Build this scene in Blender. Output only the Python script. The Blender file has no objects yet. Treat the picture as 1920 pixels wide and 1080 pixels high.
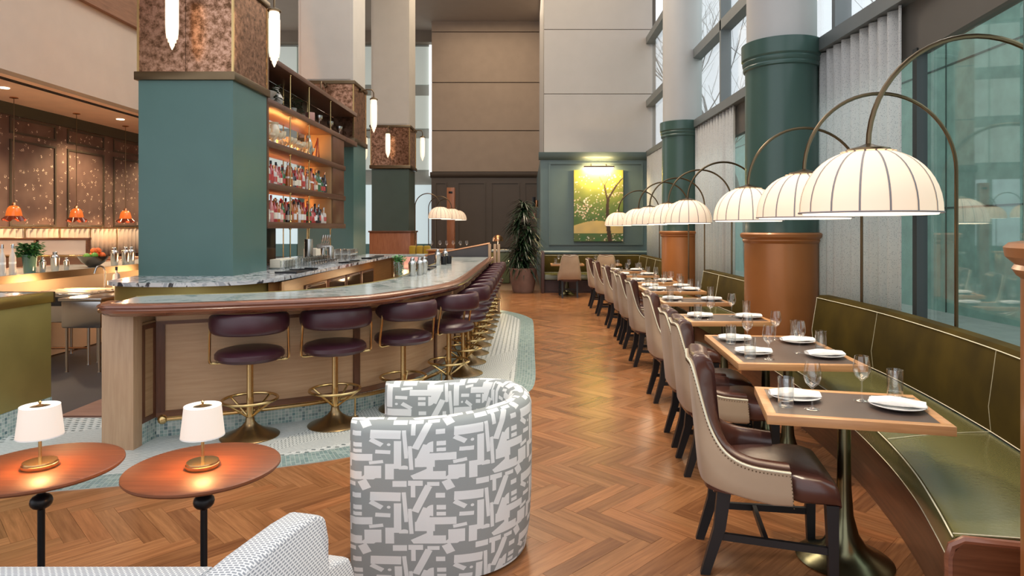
import bpy, bmesh, math, random
from mathutils import Vector, Matrix
R = math.radians
random.seed(7)
scn = bpy.context.scene
C = scn.collection
# ---------------------------------------------------------------- camera
cd = bpy.data.cameras.new('camera'); cam = bpy.data.objects.new('camera', cd); C.objects.link(cam)
cam.location = (0, 0, 1.6); cam.rotation_euler = (R(90), 0, 0)
cd.sensor_width = 36; cd.lens = 1220/1920*36; cd.shift_x = -30/1920; cd.shift_y = -111/1920; cd.clip_end = 300
scn.camera = cam
# ---------------------------------------------------------------- world and light
W = bpy.data.worlds.new('world'); scn.world = W; W.use_nodes = True
bg = W.node_tree.nodes['Background']; bg.inputs[0].default_value = (.93, .95, 1, 1); bg.inputs[1].default_value = 1.15
vs = scn.view_settings; vs.view_transform = 'Standard'; vs.look = 'None'; vs.gamma = 1; vs.exposure = 0.22
try: vs.use_curve_mapping = False
except Exception: pass
def area(name, loc, size, power, col, rot=(0, 0, 0), sy=None, spread=180):
    l = bpy.data.lights.new(name, 'AREA'); l.energy = power; l.color = col
    l.shape = 'RECTANGLE'; l.size = size; l.size_y = sy or size; l.spread = R(spread)
    o = bpy.data.objects.new(name, l); o.location = loc; o.rotation_euler = tuple(R(a) for a in rot); C.objects.link(o)
    return o
def point(name, loc, power, col, r=.05):
    l = bpy.data.lights.new(name, 'POINT'); l.energy = power; l.color = col; l.shadow_soft_size = r
    o = bpy.data.objects.new(name, l); o.location = loc; C.objects.link(o); return o
def spot(name, loc, power, col, ang=70, aim=None, r=.08):
    l = bpy.data.lights.new(name, 'SPOT'); l.energy = power; l.color = col; l.spot_size = R(ang); l.spot_blend = .6; l.shadow_soft_size = r
    o = bpy.data.objects.new(name, l); o.location = loc; C.objects.link(o)
    if aim: o.rotation_euler = (Vector(aim)-Vector(loc)).to_track_quat('-Z', 'Y').to_euler()
    return o
WARM = (1, .72, .42); WARM2 = (1, .82, .6); DAY = (.86, .94, 1)
sl = bpy.data.lights.new('overcast_sun', 'SUN'); sl.energy = .9; sl.angle = R(70); sl.color = DAY      # soft daylight from the window side
so_ = bpy.data.objects.new('overcast_sun', sl); C.objects.link(so_); so_.rotation_euler = Vector((-1, -.1, -.75)).to_track_quat('-Z', 'Y').to_euler()
for i, (x, y) in enumerate([(.5, 4.2), (.6, 8), (.6, 12), (.5, 15.5)]):
    spot('ceiling_spot', (x, y, 8.9), 1050, WARM2, 46, (x+.2, y, 0), .15)
for i, (x, y) in enumerate([(-1.8, 3.0), (-2.2, 5), (-.6, 5.2)]):
    spot('ceiling_spot', (x, y-1.4, 7.0), 110, WARM2, 50, (x, y, 0), .15)
area('high_fill_light', (-.2, 19.5, 9.3), 6, 420, WARM2, (0, 0, 0), 8)  # added fill that brightens the far walls, not a real fixture
area('high_fill_light', (-1, 12, 9.3), 3, 260, WARM2, (0, 0, 0), 3)  # smaller added fill nearer the bar, likewise no real fixture

# ---------------------------------------------------------------- materials
class NT:
    def __init__(s, m): s.m = m; s.t = m.node_tree
    def n(s, typ, **kw):
        nd = s.t.nodes.new(typ)
        for k, v in kw.items():
            if k.startswith('i_'):
                key = k[2:]; key = int(key) if key.isdigit() else key.replace('_', ' ')
                if isinstance(v, bpy.types.NodeSocket): s.t.links.new(v, nd.inputs[key])
                else: nd.inputs[key].default_value = v
            else: setattr(nd, k, v)
        return nd
    def math(s, op, a, b=None, c=None):
        nd = s.t.nodes.new('ShaderNodeMath'); nd.operation = op
        for i, v in enumerate((a, b, c)):
            if v is None: continue
            if isinstance(v, bpy.types.NodeSocket): s.t.links.new(v, nd.inputs[i])
            else: nd.inputs[i].default_value = v
        return nd.outputs[0]
    def vm(s, op, a, b=None):
        nd = s.t.nodes.new('ShaderNodeVectorMath'); nd.operation = op
        for i, v in enumerate((a, b)):
            if v is None: continue
            if isinstance(v, bpy.types.NodeSocket): s.t.links.new(v, nd.inputs[i])
            else: nd.inputs[i].default_value = v
        return nd
    def ramp(s, fac, stops):
        nd = s.t.nodes.new('ShaderNodeValToRGB'); s.t.links.new(fac, nd.inputs[0]); cr = nd.color_ramp
        while len(cr.elements) < len(stops): cr.elements.new(.5)
        for e, (p, c) in zip(cr.elements, stops): e.position = p; e.color = (*c, 1)
        return nd.outputs[0]
    def mix(s, f, a, b):
        nd = s.t.nodes.new('ShaderNodeMix'); nd.data_type = 'RGBA'
        for k, v in ((0, f), (6, a), (7, b)):
            if isinstance(v, bpy.types.NodeSocket): s.t.links.new(v, nd.inputs[k])
            else: nd.inputs[k].default_value = v if k == 0 else (*v[:3], 1)
        return nd.outputs[2]
    def bsdf(s): return s.t.nodes['Principled BSDF']
    def link(s, a, b): s.t.links.new(a, b)
    def uv(s, sc=(1, 1, 1)):
        u = s.n('ShaderNodeUVMap').outputs[0]
        mp = s.n('ShaderNodeMapping'); s.link(u, mp.inputs[0]); mp.inputs['Scale'].default_value = sc
        return mp.outputs[0]
MATS = {}
def mat(name, col=(.5, .5, .5), rough=.5, metal=0, emit=0, ecol=None, spec=.5, coat=0, sheen=0, bump=0, bs=80, var=0):
    if name in MATS: return MATS[name]
    m = bpy.data.materials.new(name); m.use_nodes = True; MATS[name] = m
    b = m.node_tree.nodes['Principled BSDF']; N = NT(m)
    b.inputs['Base Color'].default_value = (*col, 1); b.inputs['Roughness'].default_value = rough; b.inputs['Metallic'].default_value = metal
    b.inputs['Specular IOR Level'].default_value = spec
    if coat: b.inputs['Coat Weight'].default_value = coat; b.inputs['Coat Roughness'].default_value = .15
    if sheen: b.inputs['Sheen Weight'].default_value = sheen; b.inputs['Sheen Roughness'].default_value = .4
    if emit: b.inputs['Emission Color'].default_value = (*(ecol or col), 1); b.inputs['Emission Strength'].default_value = emit
    tc = N.n('ShaderNodeTexCoord').outputs['Object']
    if var or not (bump or emit):
        v = var or .05
        nz = N.n('ShaderNodeTexNoise', i_Vector=tc, i_Scale=3.0, i_Detail=4.0).outputs[0]
        N.link(N.ramp(nz, [(.3, tuple(c*(1-v) for c in col)), (.7, tuple(min(1, c*(1+v)) for c in col))]), b.inputs['Base Color'])
    if bump:
        nz = N.n('ShaderNodeTexNoise', i_Vector=tc, i_Scale=float(bs), i_Detail=3.0).outputs[0]
        bp = N.n('ShaderNodeBump', i_Strength=bump, i_Distance=.01, i_Height=nz); N.link(bp.outputs[0], b.inputs['Normal'])
    return m
def wood(name, c1, c2, rough=.4, along='u', scale=1, rnd=None, coat=0, spec=.5):
    if name in MATS: return MATS[name]
    m = mat(name, c1, rough, bump=.001, coat=coat, spec=spec); N = NT(m); b = N.bsdf()
    sc = (3*scale, 45*scale, 3) if along == 'u' else (45*scale, 3*scale, 3)
    v = N.uv(sc)
    if rnd:
        if rnd == 'object': r = N.n('ShaderNodeObjectInfo').outputs['Random']
        else: r = N.n('ShaderNodeNewGeometry').outputs['Random Per Island']
        off = N.n('ShaderNodeCombineXYZ', i_0=N.math('MULTIPLY', r, 91.0), i_1=N.math('MULTIPLY', r, 53.0), i_2=r).outputs[0]
        v = N.vm('ADD', v, off).outputs[0]
    n1 = N.n('ShaderNodeTexNoise', i_Vector=v, i_Scale=1.0, i_Detail=5.0, i_Roughness=.6, i_Distortion=.4).outputs[0]
    col = N.ramp(n1, [(.3, c1), (.7, c2)])
    if rnd:
        tone = N.ramp(r, [(0, (.66, .55, .48)), (.25, (.88, .78, .68)), (.5, (1, .92, .84)), (.75, (1.02, .84, .72)), (1, (1.24, 1.15, 1.06))])
        mx = N.n('ShaderNodeMix'); mx.data_type = 'RGBA'; mx.blend_type = 'MULTIPLY'; mx.inputs[0].default_value = 1
        N.link(col, mx.inputs[6]); N.link(tone, mx.inputs[7]); col = mx.outputs[2]
    N.link(col, b.inputs['Base Color'])
    return m
def marble(name, base, vein, dark=None, scale=2.0, rough=.15):
    if name in MATS: return MATS[name]
    m = mat(name, base, rough, bump=.0001); N = NT(m); v = N.uv((1, 1, 1))
    n1 = N.n('ShaderNodeTexNoise', i_Vector=v, i_Scale=scale, i_Detail=8.0, i_Roughness=.62, i_Distortion=1.6).outputs[0]
    st = [(.38, vein), (.48, base), (.6, base), (.72, tuple(c*.8 for c in base))]
    if dark: st = [(.43, dark), (.47, base), (.54, base), (.58, vein)]
    N.link(N.ramp(n1, st), N.bsdf().inputs['Base Color']); return m
def mosaic(name, cols, grout, size=.022, rough=.3):
    if name in MATS: return MATS[name]
    m = mat(name, cols[0], rough, bump=.0001); N = NT(m); v = N.uv((1, 1, 1))
    br = N.n('ShaderNodeTexBrick', offset=0.0, i_Vector=v, i_Scale=1.0, i_Mortar_Size=size*.07, i_Brick_Width=size, i_Row_Height=size, i_Mortar_Smooth=.1)
    cell = N.vm('FLOOR', N.vm('DIVIDE', v, (size, size, 1)).outputs[0]).outputs[0]
    wn = N.n('ShaderNodeTexWhiteNoise', noise_dimensions='2D', i_Vector=cell).outputs[0]
    st = [(i/len(cols), c) for i, c in enumerate(cols)]
    cr = N.ramp(wn, st)
    N.link(N.mix(br.outputs['Fac'], cr, grout), N.bsdf().inputs['Base Color'])
    return m
def glass(name, tint=(1, 1, 1), alpha=.12, rough=.02, add=0):
    if name in MATS: return MATS[name]
    m = bpy.data.materials.new(name); m.use_nodes = True; MATS[name] = m; N = NT(m); t = m.node_tree
    t.nodes.remove(t.nodes['Principled BSDF']); out = t.nodes['Material Output']
    tr = N.n('ShaderNodeBsdfTransparent'); tr.inputs[0].default_value = (*tint, 1)
    gl = N.n('ShaderNodeBsdfGlossy'); gl.inputs[0].default_value = (1, 1, 1, 1); gl.inputs['Roughness'].default_value = rough
    lw = N.n('ShaderNodeLayerWeight', i_Blend=.35).outputs['Facing']
    f = N.math('ADD', N.math('MULTIPLY', N.math('POWER', lw, 2.2), .8), alpha)
    mx = N.n('ShaderNodeMixShader', i_0=f); N.link(tr.outputs[0], mx.inputs[1]); N.link(gl.outputs[0], mx.inputs[2])
    N.link(mx.outputs[0], out.inputs[0]); return m

teal = mat('teal_paint', (.075, .155, .14), .32, var=.03)
green = mat('green_paint', (.052, .105, .088), .28, var=.03)
greywall = mat('green_grey_paint', (.105, .155, .155), .4, var=.03)
taupe = mat('taupe_paint', (.085, .06, .042), .45, var=.04)
bulkp = mat('bulkhead_paint', (.40, .345, .29), .6, var=.03)
cream = mat('cream_paint', (.50, .46, .41), .6, var=.03)
cream2 = mat('cream_panel', (.50, .44, .37), .55, var=.04)
colgrey = mat('pale_column_paint', (.48, .47, .45), .45, var=.02)
brownpanel = mat('brown_panel', (.30, .22, .16), .55, var=.05)
ceilm = mat('ceiling_paint', (.32, .25, .19), .7, var=.02)
brass = mat('brushed_brass', (.62, .44, .2), .25, 1, var=.06)
brassd = mat('aged_brass', (.30, .21, .11), .32, 1, var=.1)
bronze = mat('dark_bronze', (.17, .12, .07), .35, 1, var=.08)
brassp = mat('brass_sheet', (.33, .265, .085), .42, .6, var=.10)
copper = mat('copper_paint', (.37, .14, .04), .4, .25, coat=.15, var=.05)
steel = mat('stainless_steel', (.55, .55, .54), .25, 1, var=.08)
blackm = mat('black_metal', (.012, .012, .014), .35, .3, var=.1)
blackw = mat('ebony_wood', (.008, .009, .011), .45, var=.2)
frame = mat('window_frame_metal', (.19, .21, .21), .4, .3, var=.04)
darkframe = mat('dark_blind_box', (.11, .10, .085), .6, var=.04)
plum = mat('plum_leather', (.05, .013, .022), .33, bump=.12, bs=220, spec=.6)
brownl = mat('brown_leather', (.075, .028, .02), .27, bump=.12, bs=14, spec=.6)
suede = mat('beige_suede', (.45, .33, .22), .8, sheen=.15, var=.1)
piping = mat('pale_piping', (.75, .72, .55), .5, var=.02)
velvet = mat('olive_velvet', (.046, .031, .003), .8, spec=.15, sheen=0, var=.35)
oleather = mat('olive_leather', (.125, .12, .045), .2, bump=.06, bs=60, spec=.8)
walnut = wood('walnut', (.10, .035, .015), (.19, .075, .035), .3, 'u')
walnutv = wood('walnut_vertical', (.08, .028, .014), (.14, .055, .028), .35, 'v')
mahog = wood('mahogany_rim', (.15, .052, .028), (.26, .10, .055), .22, 'u', coat=.5)
oakp = wood('oak_panel', (.46, .275, .15), (.55, .35, .205), .45, 'u')
oakv = wood('oak_post', (.42, .26, .15), (.51, .335, .20), .45, 'v')
oakt = wood('oak_table_edge', (.45, .22, .09), (.60, .32, .14), .35, 'u')
cherry = wood('cherry_wood', (.28, .09, .035), (.42, .16, .07), .35, 'v')
cherryt = wood('cherry_tabletop', (.125, .036, .013), (.22, .068, .024), .42, 'u', spec=.4)
shelfw = wood('shelf_wood', (.075, .03, .017), (.13, .055, .03), .35, 'u')
leathert = mat('table_leather_inlay', (.10, .07, .058), .33, bump=.03, bs=120)
plank_o = wood('floor_oak', (.205, .092, .038), (.35, .172, .076), .24, 'u', rnd='object')
plank_s = wood('floor_oak_joined', (.205, .092, .038), (.35, .172, .076), .24, 'u', rnd='island')
marb = marble('grey_green_marble', (.46, .49, .47), (.22, .27, .26), scale=2.5)
marbd = marble('white_marble_dark_veins', (.66, .66, .66), (.4, .42, .45), (.05, .05, .06), 4.0)
tileb = mosaic('teal_mosaic', [(.14, .25, .25), (.36, .45, .42), (.22, .33, .31), (.5, .56, .52), (.07, .14, .16), (.3, .4, .37)], (.55, .58, .55), .026)
tilebr = mosaic('teal_border_mosaic', [(.10, .2, .2), (.2, .3, .28), (.28, .38, .36), (.15, .24, .24)], (.4, .45, .43), .03)
whitec = mat('white_porcelain', (.82, .82, .82), .2, var=.01)
linen = mat('white_linen', (.84, .83, .82), .85, bump=.2, bs=150)
gl_clear = glass('clear_glass', (1, 1, 1), .05)
gl_thick = glass('tumbler_glass', (.965, .975, .975), .11)
gl_win = glass('window_glass', (.86, .95, .93), .03)
gl_up = glass('upper_window_glass', (.95, .98, .98), .02)
gl_frost = mat('frosted_panel', (.62, .5, .42), .4, emit=.05, ecol=(1, .8, .6))
darkvoid = mat('dark_interior', (.012, .011, .01), .5, var=.1)
rubber = mat('dark_rubber_mat', (.05, .048, .055), .5, var=.1)
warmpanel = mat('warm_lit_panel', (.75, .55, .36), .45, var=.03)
copperm = mat('copper_shade_metal', (.7, .35, .18), .2, 1, var=.03)
amber = mat('amber_glass_shade', (.30, .06, .012), .2, emit=.42, ecol=(1, .22, .03))
amberd = mat('amber_glass_rim', (.07, .012, .006), .15, emit=.03, ecol=(1, .1, .01))
leaf = mat('plant_leaf', (.012, .032, .012), .35, var=.4)
potm = mat('stone_pot', (.26, .17, .14), .6, var=.25, bump=.2, bs=40)
concrete = mat('outside_concrete', (.28, .44, .40), .7, var=.18)
joint = mat('dark_joint', (.05, .07, .065), .8, var=.02)
bark = mat('bare_bark', (.24, .21, .19), .9, var=.2)
pave = mat('pavement', (.4, .42, .4), .9, var=.1)
bulb = mat('lit_opal_glass', (1, .9, .78), .3, emit=.95, ecol=(1, .76, .52))
wshade = mat('lit_linen_shade', (.55, .5, .45), .8, emit=.38, ecol=(1, .80, .64))
dome = mat('lit_silk_shade', (.8, .7, .58), .8, emit=.42, ecol=(1, .66, .40))
domeg = mat('lamp_diffuser', (1, .9, .8), .6, emit=1.6, ecol=(1, .85, .66))
ribm = mat('shade_rib', (.29, .26, .26), .7, var=.02)
led = mat('led_strip', (1, .7, .4), .4, emit=2.5, ecol=(1, .5, .16))
down = mat('lit_downlight', (1, .9, .8), .4, emit=5, ecol=(1, .85, .6))
def special():
    # antique mirror
    m = mat('antique_mirror', (.5, .3, .2), .12, 1, bump=.0001); N = NT(m); tc = N.n('ShaderNodeTexCoord').outputs['Object']
    a = N.n('ShaderNodeTexNoise', i_Vector=tc, i_Scale=13.0, i_Detail=8.0, i_Roughness=.75).outputs[0]
    N.link(N.ramp(a, [(.40, (.13, .065, .035)), (.5, (.34, .18, .11)), (.6, (.55, .32, .22))]), N.bsdf().inputs['Base Color'])
    N.link(N.math('MULTIPLY_ADD', a, -.35, .42), N.bsdf().inputs['Roughness'])
    # wallpaper: small pale blossoms on brown
    m = mat('blossom_wallpaper', (.2, .12, .09), .7, bump=.0001); N = NT(m); v = N.uv((1, 1, 1))
    vo = N.n('ShaderNodeTexVoronoi', i_Vector=v, i_Scale=10.0, i_Randomness=.8)
    d = vo.outputs['Distance']
    df = N.vm('SUBTRACT', N.vm('SCALE', v).outputs[0], vo.outputs['Position'])
    ang = N.n('ShaderNodeTexVoronoi', i_Vector=v, i_Scale=48.0).outputs['Distance']
    k = N.math('MULTIPLY', N.math('LESS_THAN', d, .30), N.math('LESS_THAN', ang, .42))
    big = N.n('ShaderNodeTexNoise', i_Vector=v, i_Scale=2.2, i_Detail=2.0).outputs[0]
    base = N.ramp(big, [(.35, (.10, .055, .045)), (.65, (.16, .095, .075))])
    N.link(N.mix(k, base, (.72, .58, .45)), N.bsdf().inputs['Base Color'])
    # curtain: pale with grey dots
    m = mat('dotted_curtain', (.6, .6, .58), .8, bump=.0001); N = NT(m); v = N.uv((1, 1, 1))
    d = N.n('ShaderNodeTexVoronoi', i_Vector=v, i_Scale=80.0, i_Randomness=.6).outputs['Distance']
    cc = N.mix(N.math('LESS_THAN', d, .24), (.85, .85, .83), (.42, .43, .44)); N.link(cc, N.bsdf().inputs['Base Color'])
    tl = N.n('ShaderNodeBsdfTranslucent'); N.link(cc, tl.inputs[0]); mx = N.n('ShaderNodeMixShader', i_0=.55); N.link(N.bsdf().outputs[0], mx.inputs[1]); N.link(tl.outputs[0], mx.inputs[2]); N.link(mx.outputs[0], m.node_tree.nodes['Material Output'].inputs[0])
    m = mat('cafe_curtain', (.46, .38, .31), .8, var=.05)
    # floor mosaic: white tiles with dark dashes
    m = mat('dash_mosaic', (.7, .7, .68), .3, bump=.0001); N = NT(m); v = N.uv((1, 1, 1))
    sx = N.n('ShaderNodeSeparateXYZ', i_0=v)
    PX, PY = .062, .11
    row = N.math('FLOOR', N.math('DIVIDE', sx.outputs[1], PY/2))
    xo = N.math('ADD', N.math('DIVIDE', sx.outputs[0], PX), N.math('MULTIPLY', row, .5))
    fx = N.math('ABSOLUTE', N.math('SUBTRACT', N.math('FRACT', xo), .5)); fy = N.math('ABSOLUTE', N.math('SUBTRACT', N.math('FRACT', N.math('DIVIDE', sx.outputs[1], PY/2)), .5))
    k = N.math('MULTIPLY', N.math('LESS_THAN', fx, .24), N.math('LESS_THAN', fy, .2))
    g = N.n('ShaderNodeTexBrick', i_Vector=v, i_Scale=1.0, i_Mortar_Size=.0016, i_Brick_Width=.031, i_Row_Height=.0275)
    wn = N.n('ShaderNodeTexNoise', i_Vector=v, i_Scale=30.0).outputs[0]
    wc = N.ramp(wn, [(.3, (.50, .55, .54)), (.7, (.70, .72, .70))])
    dk = N.ramp(wn, [(.3, (.05, .08, .09)), (.7, (.17, .22, .22))])
    c = N.mix(k, N.mix(g.outputs['Fac'], wc, (.45, .49, .48)), dk)
    N.link(c, N.bsdf().inputs['Base Color'])
    # woven sofa cloth
    m = mat('woven_cloth', (.6, .62, .65), .85, bump=.0001); N = NT(m); v = N.uv((1, 1, 1))
    g = N.n('ShaderNodeTexBrick', i_Vector=v, i_Scale=1.0, i_Mortar_Size=.0028, i_Brick_Width=.017, i_Row_Height=.0105, i_Mortar_Smooth=.4)
    N.link(N.mix(g.outputs['Fac'], (.27, .29, .32), (.70, .71, .72)), N.bsdf().inputs['Base Color'])
    bp = N.n('ShaderNodeBump', i_Strength=.5, i_Distance=.003, i_Height=g.outputs['Fac']); N.link(bp.outputs[0], N.bsdf().inputs['Normal'])
    # geometric jacquard of the tub chair
    m = mat('geometric_jacquard', (.3, .32, .31), .8, bump=.0001); N = NT(m)
    v = N.vm('FRACTION', N.uv((1/.375, 1/.29, 1))).outputs[0]
    shapes = [('b', .165, .70, .035, .19, -22), ('b', .965, .57, .018, .2, 4), ('b', .73, .735, .155, .055, -2), ('b', .385, .755, .045, .028, 0),
        ('h', .30, .52, .088, 0), ('b', .395, .57, .045, .026, 0), ('b', .395, .47, .045, .02, 0), ('b', .62, .61, .07, .025, -35), ('c', .77, .57, .022, 0),
        ('b', .70, .45, .075, .022, -4), ('b', .875, .40, .035, .2, 0), ('b', .40, .36, .15, .045, 0), ('b', .2, .27, .1, .06, 0), ('b', .19, .42, .05, .12, -20),
        ('b', .78, .10, .042, .13, 0), ('b', .58, .12, .085, .085, 0), ('b', .53, .03, .06, .05, 40), ('h', .955, .16, .065, 1), ('b', .17, .04, .095, .07, 30), ('b', .36, .05, .075, .065, 0),
        ('b', .08, .94, .08, .03, 0), ('b', .06, .84, .02, .1, 0), ('b', .30, .93, .06, .022, 0), ('b', .48, .92, .045, .06, 25), ('b', .9, .93, .07, .035, 0), ('b', .62, .28, .07, .018, 8), ('b', .03, .35, .018, .17, 3), ('b', .26, .19, .03, .12, 0)]
    tot = None
    for s in shapes:
        p = N.vm('SUBTRACT', v, (s[1], s[2], 0)).outputs[0]
        if s[0] == 'b':
            if s[5]:
                p = N.n('ShaderNodeVectorRotate', rotation_type='Z_AXIS', i_Vector=p, i_Angle=R(-s[5])).outputs[0]
            p = N.vm('SUBTRACT', N.vm('ABSOLUTE', p).outputs[0], (s[3]*1.15+.004, s[4]*1.12+.006, 0)).outputs[0]
            q = N.n('ShaderNodeSeparateXYZ', i_0=p); k = N.math('LESS_THAN', N.math('MAXIMUM', q.outputs[0], q.outputs[1]), 0.0)
        else:
            k = N.math('LESS_THAN', N.vm('LENGTH', p).outputs['Value'], s[3])
            if s[0] == 'h':
                q = N.n('ShaderNodeSeparateXYZ', i_0=p); k = N.math('MULTIPLY', k, N.math('LESS_THAN' if s[4] == 0 else 'GREATER_THAN', q.outputs[s[4]], 0.0))
        tot = k if tot is None else N.math('MAXIMUM', tot, k)
    N.link(N.mix(tot, (.30, .325, .32), (.74, .76, .75)), N.bsdf().inputs['Base Color'])
    nz = N.n('ShaderNodeTexNoise', i_Vector=N.uv((300, 300, 1)), i_Scale=1.0).outputs[0]
    bp = N.n('ShaderNodeBump', i_Strength=.25, i_Distance=.002, i_Height=nz); N.link(bp.outputs[0], N.bsdf().inputs['Normal'])
    # painting reads a colour attribute
    m = mat('painted_canvas', (.3, .3, .1), .6, bump=.0001); N = NT(m)
    N.link(N.n('ShaderNodeVertexColor', layer_name='paint').outputs[0], N.bsdf().inputs['Base Color'])
special()
mirror = MATS['antique_mirror']; wallp = MATS['blossom_wallpaper']; curt = MATS['dotted_curtain']; cafe = MATS['cafe_curtain']
dash = MATS['dash_mosaic']; weave = MATS['woven_cloth']; jacq = MATS['geometric_jacquard']; canvas = MATS['painted_canvas']

# ---------------------------------------------------------------- mesh helpers
class MB:
    def __init__(s): s.v = []; s.f = []; s.uvs = {}; s.mi = []
    def add(s, vs, fs):
        k = len(s.v); s.v += [tuple(p) for p in vs]; s.f += [tuple(k+i for i in f) for f in fs]; return s
    def box(s, a, b, bev=0, rot=0, piv=None):
        (x0, y0, z0), (x1, y1, z1) = a, b
        if bev <= 0:
            V = [(x, y, z) for z in (z0, z1) for x, y in ((x0, y0), (x1, y0), (x1, y1), (x0, y1))]
            F = [(3, 2, 1, 0), (4, 5, 6, 7), (0, 1, 5, 4), (1, 2, 6, 5), (2, 3, 7, 6), (3, 0, 4, 7)]
        else:
            V = []; F = []; c = bev
            bm = bmesh.new(); bmesh.ops.create_cube(bm, size=1)
            for q in bm.verts: q.co = ((x0+x1)/2+q.co.x*(x1-x0), (y0+y1)/2+q.co.y*(y1-y0), (z0+z1)/2+q.co.z*(z1-z0))
            bmesh.ops.bevel(bm, geom=list(bm.edges), offset=c, segments=2, profile=.5, affect='EDGES')
            bm.verts.index_update(); V = [tuple(q.co) for q in bm.verts]; F = [tuple(q.index for q in f.verts) for f in bm.faces]; bm.free()
        if rot:
            px, py = piv or ((x0+x1)/2, (y0+y1)/2); c, sn = math.cos(rot), math.sin(rot)
            V = [(px+(x-px)*c-(y-py)*sn, py+(x-px)*sn+(y-py)*c, z) for x, y, z in V]
        return s.add(V, F)
    def lathe(s, prof, n=16, at=(0, 0, 0), a0=0, a1=360, sx=1, sy=1, cap=True):
        full = abs(a1-a0-360) < 1e-6; m = n if full else n+1; V = []; F = []
        for r, z in prof:
            for k in range(m):
                a = R(a0+(a1-a0)*k/n); V.append((at[0]+r*math.cos(a)*sx, at[1]+r*math.sin(a)*sy, at[2]+z))
        for i in range(len(prof)-1):
            for k in range(n):
                k2 = (k+1) % m
                F.append((i*m+k, i*m+k2, (i+1)*m+k2, (i+1)*m+k))
        if full and cap:
            if prof[0][0] > 1e-5: F.append(tuple(range(m-1, -1, -1)))
            if prof[-1][0] > 1e-5: F.append(tuple((len(prof)-1)*m+k for k in range(m)))
        return s.add(V, F)
    def tube(s, path, r, n=8, closed=False, caps=True):
        P = [Vector(p) for p in path]; k = len(P); V = []; F = []; up = None
        rr = r if hasattr(r, '__len__') else [r]*k
        for i, p in enumerate(P):
            d = (P[(i+1) % k]-P[i-1]) if closed else (P[min(i+1, k-1)]-P[max(i-1, 0)])
            d.normalize()
            if up is None: up = d.orthogonal().normalized()
            up = (up-d*up.dot(d)).normalized(); sd = d.cross(up)
            for j in range(n):
                a = 2*math.pi*j/n; V.append(tuple(p+(up*math.cos(a)+sd*math.sin(a))*rr[i]))
        for i in range(k if closed else k-1):
            for j in range(n):
                F.append((i*n+j, i*n+(j+1) % n, ((i+1) % k)*n+(j+1) % n, ((i+1) % k)*n+j))
        if not closed and caps: F.append(tuple(range(n-1, -1, -1))); F.append(tuple((k-1)*n+j for j in range(n)))
        return s.add(V, F)
    def loft(s, secs, closed_ring=False, caps=True, ring=True):
        m = len(secs[0]); V = [p for q in secs for p in q]; F = []; k = len(secs)
        for i in range(k if closed_ring else k-1):
            i2 = (i+1) % k
            for j in range(m if ring else m-1):
                j2 = (j+1) % m; F.append((i*m+j, i*m+j2, i2*m+j2, i2*m+j))
        if caps and not closed_ring and ring: F.append(tuple(range(m-1, -1, -1))); F.append(tuple((k-1)*m+j for j in range(m)))
        return s.add(V, F)
    def prism(s, poly, z0, z1):
        n = len(poly); V = [(x, y, z0) for x, y in poly]+[(x, y, z1) for x, y in poly]
        F = [tuple(range(n-1, -1, -1)), tuple(range(n, 2*n))]+[(i, (i+1) % n, n+(i+1) % n, n+i) for i in range(n)]
        return s.add(V, F)
    def sweep(s, path, prof, caps=True):
        """prof: closed loop of (offset to the right of travel, z)"""
        P = offs_normals(path); return s.loft([[(x+nx*o, y+ny*o, z) for o, z in prof] for (x, y), (nx, ny) in P], caps=caps)
    def build(s, name, m, parent=None, smooth=35, loc=None, rz=0, uv=None, weld=False):
        me = bpy.data.meshes.new(name); me.from_pydata(s.v, [], s.f)
        bm = bmesh.new(); bm.from_mesh(me)
        if weld: bmesh.ops.remove_doubles(bm, verts=bm.verts, dist=1e-5)
        bmesh.ops.recalc_face_normals(bm, faces=bm.faces); bm.normal_update()
        L = bm.loops.layers.uv.new('UVMap')
        for f in bm.faces:
            n = f.normal; ax = max(range(3), key=lambda i: abs(n[i]))
            for lp in f.loops:
                c = lp.vert.co
                lp[L].uv = (c.y, c.z) if ax == 0 else ((c.x, c.z) if ax == 1 else (c.x, c.y))
                if uv: lp[L].uv = uv(c, n)
        bm.to_mesh(me); bm.free()
        if smooth:
            me.shade_smooth(); me.set_sharp_from_angle(angle=R(smooth))
        if m: me.materials.append(m)
        return link(name, me, parent, loc, rz)
def link(name, me, parent=None, loc=None, rz=0):
    o = bpy.data.objects.new(name, me); C.objects.link(o)
    if parent: o.parent = parent
    if loc: o.location = loc
    if rz: o.rotation_euler.z = rz
    return o
def offs_normals(path):
    out = []; n = len(path)
    for i, (x, y) in enumerate(path):
        a = path[max(i-1, 0)]; b = path[min(i+1, n-1)]
        if 0 < i < n-1:
            d1 = Vector((x-a[0], y-a[1])).normalized(); d2 = Vector((b[0]-x, b[1]-y)).normalized(); d = d1+d2
            if d.length < 1e-6: d = d1
            d.normalize(); k = 1/max(.5, d.dot(d1))
        else: d = Vector((b[0]-a[0], b[1]-a[1])).normalized(); k = 1
        out.append(((x, y), (d.y*k, -d.x*k)))
    return out
def offset(path, o): return [(x+nx*o, y+ny*o) for (x, y), (nx, ny) in offs_normals(path)]
def spline(pts, n=6):
    out = []; P = [pts[0]]+list(pts)+[pts[-1]]
    for i in range(1, len(P)-2):
        p0, p1, p2, p3 = P[i-1:i+3]
        for k in range(n):
            t = k/n
            out.append(tuple(.5*((2*p1[j])+(-p0[j]+p2[j])*t+(2*p0[j]-5*p1[j]+4*p2[j]-p3[j])*t*t+(-p0[j]+3*p1[j]-3*p2[j]+p3[j])*t**3) for j in range(len(p1))))
    out.append(tuple(pts[-1])); return out
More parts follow.
